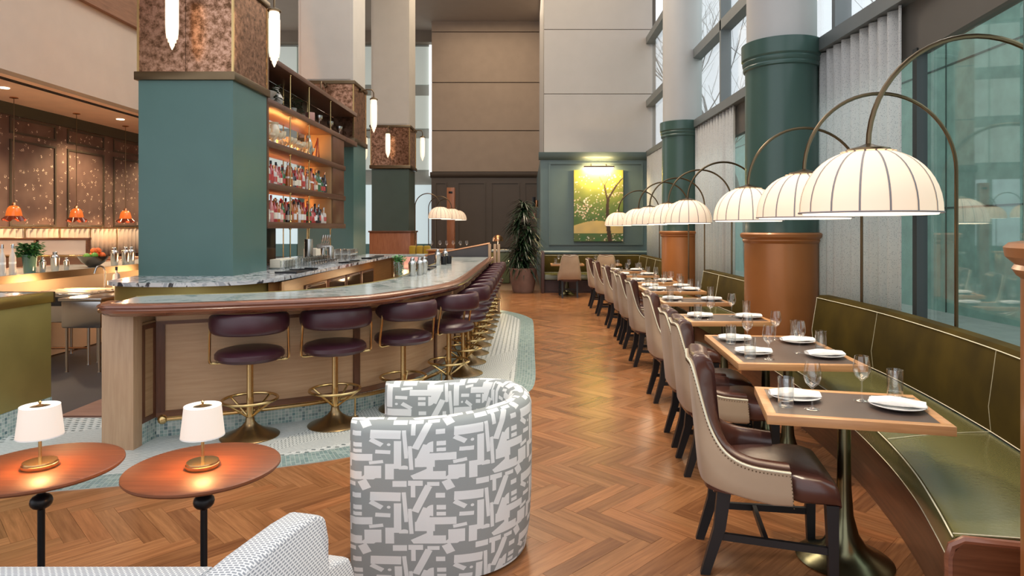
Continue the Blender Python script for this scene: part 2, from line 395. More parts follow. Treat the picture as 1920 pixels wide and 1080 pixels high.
def resample(path, step):
    out = [path[0]]; acc = 0
    for a, b in zip(path, path[1:]):
        d = math.dist(a, b)
        while acc+d >= step:
            t = (step-acc)/d; a = tuple(a[j]+(b[j]-a[j])*t for j in range(len(a))); out.append(a); d = math.dist(a, b); acc = 0
        acc += d
    if math.dist(out[-1], path[-1]) > step*.3: out.append(path[-1])
    return out
def thing(name, label, cat, loc=(0, 0, 0), rz=0, group=None):
    o = bpy.data.objects.new(name, None); C.objects.link(o); o.location = loc; o.rotation_euler.z = rz
    return tag(o, label, cat, group)
def tag(o, label=None, cat=None, group=None, kind=None):
    if label: o['label'] = label
    if cat: o['category'] = cat
    if group: o['group'] = group
    if kind: o['kind'] = kind
    return o
def struct(o, label=None): o['kind'] = 'structure'; tag(o, label); return o
KIDS = {}
def dup(root, loc, rz, label, group=None):
    def cp(o, par):
        c = o.copy(); C.objects.link(c)
        if par: c.parent = par
        for ch in KIDS[o.name]: cp(ch, c)
        return c
    def reg(o):
        KIDS[o.name] = list(o.children)
        for ch in o.children: reg(ch)
    if root.name not in KIDS: reg(root)
    r = cp(root, None); r.location = loc; r.rotation_euler.z = rz; r['label'] = label
    if group: r['group'] = group
    return r
ORD = ['first', 'second', 'third', 'fourth', 'fifth', 'sixth', 'seventh', 'eighth', 'ninth', 'tenth', 'eleventh', 'twelfth', 'thirteenth', 'fourteenth', 'fifteenth', 'sixteenth', 'seventeenth', 'eighteenth', 'nineteenth', 'twentieth', 'twenty-first', 'twenty-second', 'twenty-third', 'twenty-fourth', 'twenty-fifth', 'twenty-sixth', 'twenty-seventh', 'twenty-eighth', 'twenty-ninth', 'thirtieth']
def wpart(mb, name, m, root, smooth=35, **k):     # mesh given in world coordinates under a thing whose empty stands elsewhere
    o = mb.build(name, m, root, smooth, **k); o.location = -root.location; return o
def bx(a, b, bev=0): return MB().box(a, b, bev)
# ================================================================ SETTING
struct(bx((-13, .5, -.10), (4.2, 27, -.014)).build('floor', mat('subfloor', (.10, .05, .025), .6)))
floor = bpy.data.objects['floor']
# mosaic floor around the bar: outline in world metres
mos_out = [(-6.5, 2.9), (-5, 3.35), (-3.6, 3.8), (-2.52, 4.05), (-1.64, 4.37), (-1.23, 4.57), (-.75, 4.95), (-.3, 5.6), (-.02, 6.28), (.075, 6.85), (.085, 8.5), (.09, 11.1), (.02, 11.7), (-.18, 12.25), (-.5, 12.75)]
mo = resample(spline(mos_out, 6), .18)
mi_ = offset(mo, -.22)
def inside(p, poly):
    x, y = p; c = False; n = len(poly)
    for i in range(n):
        (x1, y1), (x2, y2) = poly[i], poly[(i+1) % n]
        if (y1 > y) != (y2 > y) and x < (x2-x1)*(y-y1)/(y2-y1)+x1: c = not c
    return c
mpoly = mo+[(-1.5, 13.2), (-8, 13.2), (-8, 2.9)]
struct(MB().prism(mi_+[(-1.4, 12.9), (-7.9, 12.9), (-7.9, 5.5), (-4.02, 5.5), (-4.02, 5.52), (-3.5, 5.53), (-3.0, 5.5), (-2.9, 5.3), (-6.4, 3.05)][:1]+[(-1.4, 12.7), (-1.4, 6.6), (-3.0, 5.5), (-7.5, 5.5), (-7.5, 2.9)], -.013, .004).build('trim_1', dash, smooth=0, uv=lambda c, n: (c.x, c.y) if c.y < 5.9 else (c.y, c.x)), 'pale mosaic floor with rows of dark dashes around the bar')
d = [0]
for a, b in zip(mo, mo[1:]): d.append(d[-1]+math.dist(a, b))
V = []; F = []
for (a, b) in zip(mo, mi_): V += [(a[0], a[1], .005), (b[0], b[1], .005), (a[0], a[1], -.01)]
for i in range(len(mo)-1): F += [(3*i, 3*i+3, 3*i+4, 3*i+1), (3*i+2, 3*i+5, 3*i+3, 3*i)]
bd = MB().add(V, F).build('trim_2', tilebr, smooth=0)
uvl = bd.data.uv_layers[0].data
for p in bd.data.polygons:
    for li in p.loop_indices:
        vi = bd.data.loops[li].vertex_index; uvl[li].uv = (d[vi//3], .22 if vi % 3 == 1 else 0)
struct(bd, 'teal mosaic border band between bar floor and oak parquet')
struct(MB().prism([(-4.0, 5.55), (-3.0, 5.55), (-3.0, 6.6), (-4.0, 6.1)], -.013, .006).build('trim_3', wood('threshold_wood', (.22, .11, .08), (.33, .18, .13), .5, 'u')), 'reddish wooden threshold boards in the bar opening')
struct(MB().prism([(-5.9, 5.55), (-4.0, 5.55), (-4.0, 6.1), (-3.0, 6.6), (-2.75, 6.6), (-2.75, 12.9), (-5.9, 12.9)], -.013, .005).build('trim_4', rubber), 'dark rubber flooring behind the bar')
# herringbone parquet
L_, W_ = .504, .096
mm = MB().box((0.0005, .0006, -.013), (L_-.0005, W_-.0006, 0)); pl = mm.build('plank', plank_o, None, 0)
pme = pl.data; bpy.data.objects.remove(pl)
cand = []; c45 = math.sqrt(.5)
for i in range(-90, 140):
    for j in range(-32, 8):
        for k in (0, 1):
            u, v = (i*W_+j*L_, i*W_-j*L_) if k == 0 else ((i+1)*W_+j*L_, (i+1)*W_-j*L_)
            x, y = (u+v)*c45, (v-u)*c45+.1
            if -7 < x < 4.2 and .9 < y < 17: cand.append((x, y, -45 if k == 0 else 45))
def centre(x, y, ang): a = R(ang); return (x+math.cos(a)*L_/2-math.sin(a)*W_/2, y+math.sin(a)*L_/2+math.cos(a)*W_/2)
keep = []
inn = offset(mo, -.35)
ipoly = inn+[(-1.5, 12.9), (-8, 12.9), (-8, 2.9)]
for x, y, ang in cand:
    cx, cy = centre(x, y, ang)
    if inside((cx, cy), ipoly) or cx > 3.3 or cy > 16.8: continue
    keep.append((x, y, ang, cx, cy))
def onview(cx, cy):
    if cy < 1.9: return False
    px = 990+1220*cx/cy; py = 429+1952/cy
    return -40 < px < 1900 and py < 1110
near = sorted([k for k in keep if onview(k[3], k[4]) and k[3] < 1.9 and not (k[3] < -.55 and k[4] < 2.2)], key=lambda k: math.hypot(k[3], k[4]))[:300]
ns = set(near)
for x, y, ang, cx, cy in near:
    o = link('plank', pme, floor, (x, y, random.uniform(-.0006, .0004)), R(ang))
far = MB(); uvs = []
for k in keep:
    if k in ns: continue
    x, y, ang = k[:3]
    far.box((x, y+.0008, -.013), (x+L_, y+W_-.0008, random.uniform(-.0006, .0004)), rot=R(ang), piv=(x, y))
fo = far.build('herringbone_planks', plank_s, floor, 0); fo['kind'] = 'stuff'
vs_ = fo.data.vertices; ul = fo.data.uv_layers[0].data; kk = [k for k in keep if k not in ns]
for p in fo.data.polygons:
    for li in p.loop_indices:
        vi = fo.data.loops[li].vertex_index; x, y, ang = kk[vi//8][:3]; a = R(ang); dx, dy = vs_[vi].co.x-x, vs_[vi].co.y-y
        ul[li].uv = (dx*math.cos(a)+dy*math.sin(a), -dx*math.sin(a)+dy*math.cos(a))

# ceilings
struct(bx((-12, 13, 9.4), (4.2, 27, 9.6)).build('ceiling', ceilm))
# left dining room: bulkhead, soffit, papered wall
wl = struct(bx((-6.9, 2.0, 3.64), (-6.7, 15.8, 9.4)).build('wall_left_upper', bulkp))
struct(bx((-6.69, 2, 5.0), (-6.6, 15.8, 9.4)).build('trim_5', wood('wood_slat_ceiling', (.13, .06, .03), (.22, .11, .06), .5, 'u')), 'brown wooden cladding high on the left bulkhead')
struct(bx((-8.6, 2, 3.64), (-6.9, 15.8, 3.8)).build('ceiling_soffit', mat('soffit_paint', (.78, .55, .40), .7)))
for i, x in enumerate((-7.06, -7.12)): struct(bx((x-.012, 2, 3.625), (x+.012, 15.8, 3.645)).build('trim_%d' % (6+i), darkvoid), 'narrow dark ventilation slot in the soffit')
wd = struct(bx((-8.6, 2, 0), (-8.47, 15.8, 3.64)).build('wall_left', wallp))
struct(MB().sweep([(-8.47, 2), (-8.47, 15.8)], [(0, 3.46), (.03, 3.46), (.06, 3.56), (.1, 3.64), (0, 3.64)]).build('trim_8', mat('dark_green_cornice', (.045, .042, .025), .5)), 'dark green cornice above the papered wall')
def mould(mb, plane, c, a0, a1, z0, z1, w=.03, d=.02, sgn=1):
    """rectangular picture-frame moulding; plane 'x' = on a wall of constant x, 'y' = of constant y"""
    for (p0, q0, p1, q1) in ((a0, z0, a1, z0+w), (a0, z1-w, a1, z1), (a0, z0+w, a0+w, z1-w), (a1-w, z0+w, a1, z1-w)):
        lo, hi = sorted((c, c+sgn*d))
        if plane == 'x': mb.box((lo, p0, q0), (hi, p1, q1))
        else: mb.box((p0, lo, q0), (p1, hi, q1))
    return mb
dkm = mat('dark_moulding', (.06, .045, .03), .45)
y = 5.3
while y < 15:
    for z0, z1 in ((3.17, 3.44), (1.64, 3.07)):
        mould(MB(), 'x', -8.47, y, y+1.04, z0, z1, .035, .02).build('panel_moulding', dkm, wd, 0)
    y += 1.33
struct(bx((-9, 15.8, 0), (-6.6, 16, 9.4)).build('wall_back_left', mat('back_left_paint', (.2, .13, .1), .6)))
# far left wall with tall frosted windows
fl = struct(bx((-14, 26, 0), (-3.55, 26.2, 9.6)).build('wall_far_left', mat('far_wall_grey', (.30, .30, .26), .6)))
fwin = mat('frosted_window_pane', (.5, .54, .49), .5, emit=.2, ecol=(.86, .93, .84))
for i in range(8):
    x0 = -12.6+i*1.15
    for z0, z1 in ((3.95, 5.2), (5.6, 6.9), (7.35, 8.85)):
        bx((x0, 25.9, z0), (x0+1.08, 26.0, z1)).build('pane', fwin, fl, 0)
gw = mat('bright_far_glass', (.5, .62, .62), .3, emit=.4, ecol=(.82, .96, 1))
for i in range(6):
    x0 = -12+i*1.5
    bx((x0, 25.9, 1.0), (x0+1.3, 26.0, 3.35)).build('pane', gw, fl, 0)
    bx((x0, 25.88, .5), (x0+1.3, 26.0, 1.0)).build('sill_panel', mat('teal_sill', (.1, .2, .18), .5), fl, 0)
struct(bx((-3.92, 25.8, 3.7), (-3.80, 25.95, 8.9)).build('window_1', mat('bright_slot_glass', (1, 1, 1), .4, emit=1.2, ecol=(.95, 1, 1))), 'narrow bright vertical window slot beside the brown wall')
struct(bx((-14, 25.6, 8.95), (-3.6, 26, 9.4)).build('trim_9', mat('bronze_band', (.2, .155, .11), .6)), 'brown band under the ceiling over the frosted windows')
# brown end wall
eb = struct(bx((-3.62, 24.5, 0), (.6, 24.8, 9.4)).build('wall_end_left', mat('end_wall_joint', (.08, .055, .04), .7)))
for z0, z1 in ((3.75, 5.27), (5.3, 7.08), (7.11, 8.98), (9.01, 9.4)): bx((-3.62, 24.44, z0), (.6, 24.5, z1), .006).build('wall_panel', brownpanel, eb, 0)
wn = struct(bx((-3.62, 24.38, 0), (.6, 24.5, 3.55)).build('wall_wainscot', taupe))
MB().sweep([(-3.66, 24.4), (.6, 24.4)], [(0, 3.5), (.1, 3.55), (.14, 3.62), (.14, 3.72), (0, 3.72)]).build('cornice', taupe, wn)
for a, b in ((-3.5, -3.05), (-2.65, -1.6), (-1.4, -.32), (-.15, .6)): mould(MB(), 'y', 24.38, a, b, .9, 3.35, .05, .035, -1).build('panel_moulding', taupe, wn, 0)
# green end wall with painting, pale wall above
eg = struct(bx((.33, 17.25, 0), (3.3, 17.5, 3.5)).build('wall_end_right', greywall))
mould(MB(), 'y', 17.25, .55, 3.05, 1.17, 3.36, .05, .03, -1).build('panel_moulding', greywall, eg, 0)
MB().sweep([(.28, 17.25), (3.3, 17.25)], [(0, .93), (.05, .93), (.06, .98), (.03, 1.02), (0, 1.02)]).build('chair_rail', greywall, eg)
MB().sweep([(.28, 17.25), (3.3, 17.25)], [(0, 3.42), (.06, 3.46), (.1, 3.52), (.12, 3.62), (0, 3.62)]).build('cornice', greywall, eg)
bx((.33, 17.5, 0), (.45, 24.4, 3.5)).build('side_panel', greywall, eg, 0)
eu = struct(bx((.425, 17.32, 3.62), (3.4, 17.6, 9.4)).build('wall_end_upper', mat('joint_line', (.12, .1, .08), .7)))
upanel = mat('pale_wall_panel', (.46, .43, .40), .55, var=.02)
for z0, z1 in ((3.62, 5.17), (5.185, 6.88), (6.895, 9.4)): bx((.425, 17.26, z0), (3.3, 17.32, z1), .005).build('wall_panel', upanel, eu, 0)
bx((.425, 17.6, 3.5), (.46, 24.4, 9.4)).build('side_panel', upanel, eu, 0)

# window wall on the right: beam, transoms, mullions, panes
gp = [(2.3, 2.0), (2.75, 3.0), (3.1, 4.1), (3.28, 5.42), (3.28, 17.3)]
ww = struct(MB().sweep([(2.2, 2.2), (2.62, 3.1), (2.95, 4.1), (3.12, 5.42), (3.12, 17.25)], [(0, 3.51), (0, 3.65), (.22, 3.65), (.22, 3.51)]).build('trim_10', frame), 'grey green beam running above the lower windows')
struct(MB().sweep([(3.13, 5.42), (3.13, 17.25)], [(0, 4.83), (0, 5.0), (.18, 5.0), (.18, 4.83)]).build('trim_11', frame), 'first grey window transom above the beam')
struct(MB().sweep([(3.13, 5.42), (3.13, 17.25)], [(0, 6.5), (0, 6.68), (.18, 6.68), (.18, 6.5)]).build('trim_12', frame), 'second grey window transom under the ceiling')
struct(MB().sweep(gp, [(-.06, 0), (-.06, .32), (.06, .32), (.06, 0)]).build('baseboard_right', frame))
struct(MB().sweep(gp, [(-.04, 3.06), (-.04, 3.52), (.06, 3.52), (.06, 3.06)]).build('trim_13', darkframe), 'dark blind box above the window glass')
k = 2
for y in (5.42, 10.55, 14.6):
    struct(bx((3.22, y-.03, .3), (3.31, y+.03, 3.1)).build('trim_%d' % (12+k), mat('dark_mullion', (.03, .035, .035), .4)), 'dark vertical mullion of the lower windows'); k += 1
for y in (6.67, 10.6, 14.6):
    struct(bx((3.13, y-.035, 3.6), (3.3, y+.035, 9.4)).build('trim_%d' % (12+k), frame), 'grey vertical mullion of the upper windows'); k += 1
def wpane(n, p, q, z0, z1):
    gm = gl_up if z0 > 3.2 else gl_win
    (x0, y0), (x1, y1) = p, q
    struct(MB().sweep([p, q], [(0, z0), (0, z1), (.012, z1), (.012, z0)]).build('window_%d' % n, gm, smooth=0))
n = 2
for a, b in zip(gp[:-1], gp[1:-1]): wpane(n, a, b, .3, 3.1); n += 1
for y0, y1 in ((5.45, 10.5), (10.6, 14.55), (14.65, 17.2)):
    wpane(n, (3.28, y0), (3.28, y1), .3, 3.1); n += 1
for y0, y1 in ((2.6, 6.6), (6.7, 10.55), (10.65, 14.55), (14.65, 17.2)):
    for z0, z1 in ((3.6, 4.85), (4.98, 6.55)): wpane(n, (3.27, y0), (3.27, y1), z0, z1); n += 1
# outside: facade, pavement, bare trees
fc = struct(bx((9.0, 3, -.5), (9.4, 60, 6.6)).build('wall_outside', concrete))
for z in (2.05, 5.1): bx((8.985, 3, z-.018), (9.0, 60, z+.018)).build('facade_joint', joint, fc, 0)
for y in (8.2, 10.6, 14, 18, 22, 26, 30): bx((8.985, y-.015, -.5), (9.0, y+.015, 6.6)).build('facade_joint', joint, fc, 0)
struct(bx((3.5, -2, -.4), (30, 60, -.2)).build('ground_outside', pave))
def tree(x, y, seed, label, h=9):
    rnd = random.Random(seed); t = thing('bare_tree', label, 'tree', (x, y, -.2), 0, None); tr = MB(); br = MB()
    def grow(p, d, r, ln, lvl):
        pts = [p]; q = Vector(p)
        for i in range(4):
            d = (d+Vector((rnd.uniform(-.2, .2), rnd.uniform(-.2, .2), rnd.uniform(-.02, .15)))).normalized(); q = q+d*ln/4; pts.append(tuple(q))
        (tr if lvl == 0 else br).tube(pts, [r*(1-.12*i) for i in range(5)], 6 if lvl < 2 else 4)
        if lvl < 4:
            for k in range(3 if lvl else 5):
                i = rnd.choice((2, 3, 4)); nd = (d+Vector((rnd.uniform(-1, 1), rnd.uniform(-1, 1), rnd.uniform(0, .8)))).normalized()
                grow(pts[i], nd, r*.5, ln*.68, lvl+1)
    grow((0, 0, 0), Vector((.05, 0, 1)), .10, h*.5, 0)
    tr.build('trunk', bark, t); br.build('branches', bark, t); return t
tree(6.6, 19.5, 3, 'bare leafless tree outside between the two window columns')
tree(7.6, 17.0, 5, 'bare leafless tree outside the upper windows right of the nearer green column', 10)

# curtains
def curtain(pa, pb, z0, z1, name, label, m=None, amp=.032, per=.17, group=None, cat='curtain'):
    L = math.dist(pa, pb); n = int(L/per*8); pts = []; rnd = random.Random(int(L*100))
    ux, uy = (pb[0]-pa[0])/L, (pb[1]-pa[1])/L; ph = 0; U = [0]
    for i in range(n+1):
        s = i/n*L; ph += 2*math.pi/8*rnd.uniform(.75, 1.25); o = amp*math.sin(ph)*rnd.uniform(.8, 1.1)
        pts.append((pa[0]+ux*s-uy*o, pa[1]+uy*s+ux*o))
    mb = MB(); th = .006; V = []; F = []
    for (x, y) in pts:
        for z, fl in ((z0, 1), ((z0+z1)/2, 1), (z1, .75)): V.append((x, y, z))
    for i in range(len(pts)-1):
        for j in range(2): F.append((3*i+j, 3*i+3+j, 3*i+4+j, 3*i+1+j))
    mb.add(V, F); o = mb.build(name, m or curt, None, 80)
    dd = [0]
    for a, b in zip(pts, pts[1:]): dd.append(dd[-1]+math.dist(a, b))
    for p in o.data.polygons:
        for li in p.loop_indices: vi = o.data.loops[li].vertex_index; o.data.uv_layers[0].data[li].uv = (dd[vi//3], o.data.vertices[vi].co.z)
    sm = o.modifiers.new('thickness', 'SOLIDIFY'); sm.thickness = th
    return tag(o, label, cat, group)
curtain((3.185, 5.52), (3.185, 8.1), .33, 3.5, 'curtain', 'white dotted curtain behind the nearest arc lamps, beside the bare window')
curtain((3.185, 10.02), (3.185, 12.5), .33, 3.5, 'curtain', 'white dotted curtain between the two round window columns')
curtain((3.15, 13.3), (3.15, 17.1), .33, 3.5, 'curtain', 'white dotted curtain between the farthest window column and the painting wall')

# round columns
def column(x, y, label, r=.405):
    t = thing('round_column', label, 'column', (x, y, 0))
    MB().lathe([(r-.012, 0), (r-.012, 1.44), (r+.0, 1.45), (r+.012, 1.47), (r+.004, 1.485), (r+.03, 1.51), (r+.035, 1.54), (r+.02, 1.555), (r-.01, 1.56)], 64).build('copper_base', copper, t)
    MB().lathe([(r-.02, 1.55), (r-.02, 3.36), (r, 3.37), (r+.004, 3.395), (r-.004, 3.41), (r+.008, 3.43), (r+.012, 3.455), (r+.004, 3.47), (r+.02, 3.49), (r+.022, 3.655), (r-.03, 3.66)], 64).build('green_sleeve', green, t)
    MB().lathe([(r-.035, 3.6), (r-.035, 9.4)], 64).build('upper_shaft', colgrey, t)
column(1.93, 1.9, 'copper footed round column cut off by the right picture edge')
column(2.84, 7.3, 'thick round green column with copper base behind the second arc lamp')
column(3.0, 12.66, 'farther round green column with copper base by the windows')

# ================================================================ square columns with antique mirror bands
def sqcol(x0, x1, y0, y1, label, zb=1.07, wains=False):
    t = thing('square_column', label, 'column', ((x0+x1)/2, (y0+y1)/2, 0))
    if wains:
        wpart(bx((x0+.02, y0+.02, 1.5), (x1-.02, y1-.02, 3.25)), 'painted_shaft', mat('dark_teal_paint', (.055, .085, .07), .4), t)
        wpart(bx((x0-.03, y0-.03, 0), (x1+.03, y1+.03, 1.5), .004), 'wood_base', cherry, t)
        wpart(bx((x0-.06, y0-.06, 1.5), (x1+.06, y1+.06, 1.545), .006), 'base_cap', walnut, t)
    else: wpart(bx((x0, y0, zb), (x1, y1, 3.27)), 'painted_shaft', teal, t)
    o = .035
    wpart(bx((x0-o, y0-o, 3.265), (x1+o, y1+o, 3.36), .008), 'lower_band', bronze, t)
    wpart(bx((x0-o, y0-o, 4.40), (x1+o, y1+o, 4.47), .008), 'upper_band', bronze, t)
    wpart(bx((x0+.02, y0+.02, 3.36), (x1-.02, y1-.02, 4.4)), 'mirror_backing', darkvoid, t)
    w = x1-x0; dpt = y1-y0
    for a, b in ((x0+.004, x0+w*.5-.003), (x0+w*.5+.003, x1-.004)):
        wpart(MB().box((a, y0-.005, 3.36), (b, y0+.012, 4.4), rot=R(random.uniform(-.5, .5))), 'mirror_panel', mirror, t, 0)
        wpart(bx((a, y1-.012, 3.36), (b, y1+.005, 4.4)), 'mirror_panel', mirror, t, 0)
    wpart(bx((x1-.012, y0+.01, 3.36), (x1+.005, y1-.01, 4.4)), 'mirror_panel', mirror, t, 0)
    wpart(bx((x0-.005, y0+.01, 3.36), (x0+.012, y1-.01, 4.4)), 'mirror_panel', mirror, t, 0)
    for x, y in ((x0, y0), (x1, y0), (x1, y1), (x0, y1)): wpart(bx((x-.012, y-.012, 3.36), (x+.012, y+.012, 4.4)), 'corner_strip', brass, t, 0)
    wpart(bx((x0+.01, y0+.01, 4.47), (x1-.01, y1-.01, 9.4)), 'upper_shaft', cream, t)
    wpart(bx((x0+.06, y0, 4.5), (x1-.06, y0+.02, 9.4)), 'face_panel', cream, t, 0)
    return t
sqcol(-4.37, -3.31, 7.3, 8.24, 'nearest square teal column with antique mirror band, standing on the bar island')
sqcol(-4.46, -3.38, 12.6, 13.55, 'second square teal column at the far end of the bottle shelves')
sqcol(-4.35, -3.28, 18.0, 19.0, 'farthest square column with cherry wood base', wains=True)
def sconce_proto():
    t = thing('hanging_sconce', 'x', 'lamp')          # origin: wall point under the upper band, arm goes out to -y
    MB().tube([(0, 0, 0), (0, -.12, .03), (0, -.22, .02), (0, -.25, -.04), (0, -.25, -.14)], .012, 8).build('arm', bronze, t)
    MB().lathe([(.035, -.015), (.035, .015)], 14).build('wall_mount', bronze, t).rotation_euler = (R(90), 0, 0)
    MB().lathe([(.0, -.12), (.05, -.14), (.078, -.16), (.078, -.175), (.06, -.18)], 20, (0, -.25, 0)).build('cap', bronze, t)
    MB().lathe([(.052, -.17), (.062, -.2), (.062, -.26), (.066, -.27), (.066, -.58), (.062, -.66), (.055, -.72), (.042, -.725), (.042, -.76), (.028, -.765), (.026, -.79), (.004, -.84)], 20, (0, -.25, 0)).build('opal_tube', bulb, t)
    return t
sp = sconce_proto(); first = True
for i, (x0, x1, y0, y1, nm) in enumerate(((-4.37, -3.31, 7.3, 8.24, 'nearest square column'), (-4.46, -3.38, 12.6, 13.55, 'second square column'), (-4.35, -3.28, 18, 19, 'farthest square column'))):
    for (x, y, rz, sd) in [q for q in (((x0+x1)/2, y0-.03, 0, 'front face'), (x1+.03, (y0+y1)/2, R(90), 'right face'), (x0-.03, (y0+y1)/2, R(-90), 'left face')) if i == 2 or q[3] != 'left face']:
        lab = 'glowing opal tube lantern hanging on the %s of the %s' % (sd, nm)
        if first: sp.location = (x, y, 4.37); sp['label'] = lab; sp['group'] = 'opal lanterns on the square columns'; first = False
        else: dup(sp, (x, y, 4.37), rz, lab, 'opal lanterns on the square columns')
# ================================================================ BAR
def cut(path, ymax):
    return [p for p in path if p[1] <= ymax]
O = resample(spline([(-3.08, 4.74), (-3.0, 4.53), (-2.85, 4.5), (-2.56, 4.53), (-2.0, 4.72), (-1.6, 4.88), (-1.22, 5.13), (-1.0, 5.53), (-.81, 6.0), (-.685, 6.5), (-.65, 7.2), (-.645, 8), (-.64, 10.3), (-.64, 12.2)], 8), .1)
I_ = spline([(-3.06, 5.08), (-2.9, 5.22), (-2.25, 5.42), (-1.85, 5.75), (-1.58, 6.3), (-1.44, 7.0), (-1.42, 8), (-1.42, 10), (-1.42, 12.2)], 6)
bar = thing('bar_counter', 'long curved bar counter with marble top, mahogany rim and oak panels', 'counter', (-1.5, 7, 0))
Oin = offset(O, -.10)
wpart(MB().prism(Oin+I_[::-1], 1.045, 1.07), 'marble_top', marb, bar)
rim = [(-.11, 1.03), (-.11, 1.066), (-.09, 1.076), (-.02, 1.076), (0, 1.066), (.004, 1.052), (-.008, 1.042), (.0, 1.03), (-.006, 1.012), (-.03, 1.0), (-.05, .985), (-.11, .98)]
wpart(MB().sweep(O, rim), 'wooden_rim', mahog, bar)
wpart(MB().sweep(I_, [(-.012, .99), (-.012, 1.073), (.02, 1.073), (.02, .99)]), 'brass_edge', brassp, bar)
# panelled front
Pf = resample(spline([(-2.85, 4.99), (-2.28, 5.23), (-1.9, 5.42), (-1.53, 5.68), (-1.22, 6.08), (-1.0, 6.62), (-.92, 7.2), (-.9, 8), (-.9, 10), (-.9, 12.2)], 8), .06)
dS = [0]
for a, b in zip(Pf, Pf[1:]): dS.append(dS[-1]+math.dist(a, b))
def sub(s0, s1): return [p for p, s in zip(Pf, dS) if s0-.031 <= s <= s1+.031]
cuts = [0, 1.54, 2.72]
while cuts[-1]+1.2 < dS[-1]: cuts.append(cuts[-1]+1.2)
cuts.append(dS[-1])
wpart(MB().sweep(Pf, [(-.25, 0), (-.25, 1.0), (-.02, 1.0), (-.02, 0)]), 'carcass', oakp, bar)
wpart(MB().sweep(Pf, [(-.02, .89), (-.02, 1.0), (.012, 1.0), (.012, .89)]), 'top_band', oakp, bar)
wpart(MB().sweep(Pf, [(-.02, .865), (-.02, .892), (.016, .892), (.016, .865)]), 'dark_rail', walnut, bar)
wpart(MB().sweep(Pf, [(-.02, .155), (-.02, .20), (.016, .20), (.016, .155)]), 'dark_rail', walnut, bar)
wpart(MB().sweep(Pf, [(-.02, 0), (-.02, .155), (.006, .155), (.006, 0)]), 'tiled_kickboard', tileb, bar, uv=lambda c, n: ((c.x+c.y)*.72 if abs(n.z) < .5 else c.x, c.z))
for a, b in zip(cuts, cuts[1:]):
    sg = sub(a+.03, b-.03)
    if len(sg) > 1: wpart(MB().sweep(sg, [(-.02, .2), (-.02, .866), (0, .866), (0, .2)]), 'front_panel', oakp, bar)
for c_ in cuts:
    sg = sub(max(0, c_-.03), min(dS[-1], c_+.03))
    if len(sg) > 1: wpart(MB().sweep(sg, [(-.02, .19), (-.02, .87), (.018, .87), (.018, .19)]), 'stile', walnutv, bar)
for c_ in cuts[2:]:
    for s_ in (c_, c_+.6):
        q = sub(s_-.03, s_+.03)
        if len(q) < 2: continue
        (x, y) = q[0]; (x2, y2) = q[1]; a = math.atan2(y2-y, x2-x)
        mb = MB(); pr = [(0, .80), (0, .98), (.2, .98), (.2, .93), (.14, .9), (.1, .86), (.03, .84), (.02, .80)]
        mb.loft([[(x+math.sin(a)*o+math.cos(a)*w, y-math.cos(a)*o+math.sin(a)*w, z) for o, z in pr] for w in (-.03, .03)]); wpart(mb, 'corbel', oakv, bar)
# return panel and end post
wpart(bx((-3.075, 4.69, 0), (-2.845, 4.80, .99), .004), 'end_post', oakv, bar)
wpart(bx((-3.06, 4.80, 0), (-2.88, 5.02, .99)), 'end_carcass', oakv, bar)
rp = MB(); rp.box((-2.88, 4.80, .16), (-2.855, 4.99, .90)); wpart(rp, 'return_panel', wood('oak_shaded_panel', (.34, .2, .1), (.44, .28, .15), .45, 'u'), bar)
wpart(mould(MB(), 'x', -2.858, 4.80, 4.99, .16, .885, .035, .014), 'dark_frame', walnutv, bar, 0)
wpart(bx((-2.88, 4.80, 0), (-2.85, 4.99, .16)), 'tiled_kickboard', tileb, bar, 0)
wpart(MB().prism([(-3.06, 5.02), (-2.85, 5.02), (-2.2, 5.3), (-2.3, 5.36), (-3.05, 5.06)], 0, .99), 'inner_carcass', oakv, bar)
# foot rail
fr_ = offset(Pf, .16); fr_ = fr_[1:]
wpart(MB().tube([(x, y, .175) for x, y in fr_], .017, 10), 'foot_rail', brass, bar)
wpart(MB().lathe([(0, -.036), (.018, -.031), (.031, -.018), (.036, 0), (.031, .018), (.018, .031), (0, .036)], 18, (fr_[0][0], fr_[0][1], .175)), 'rail_end_ball', brass, bar)
s = .35
while s < dS[-1]:
    i = min(range(len(dS)), key=lambda k: abs(dS[k]-s)); i = min(i, len(fr_)-1)
    x, y = fr_[i]
    wpart(MB().lathe([(.03, .0), (.03, .006), (.012, .012), (.008, .02), (.008, .16)], 12, (x, y, .004)), 'rail_bracket', brass, bar); s += 1.05
# end screen of the bar
es = thing('bar_end_screen', 'dark slanted leather and wood screen at the far end of the bar', 'screen', (-1.1, 12.4, 0))
V = [(-1.9, 12.3), (-.72, 12.3)]
wpart(MB().loft([[(-1.9, 12.28, 0), (-1.9, 12.36, 0), (-1.9, 12.36, 1.09), (-1.9, 12.28, 1.09)], [(-.74, 12.28, 0), (-.74, 12.36, 0), (-.74, 12.36, 1.3), (-.74, 12.28, 1.3)]]), 'leather_panel', mat('dark_grey_leather', (.07, .06, .06), .4, var=.1), es)
wpart(MB().tube([(-1.95, 12.32, 1.09), (-.72, 12.32, 1.32)], .02, 8), 'top_rail', copperm, es)
for x in (-.72, -.62, -.55): wpart(bx((x-.03, 12.26, 0), (x+.02, 12.36, 1.31), .005), 'end_slat', oakv, es)

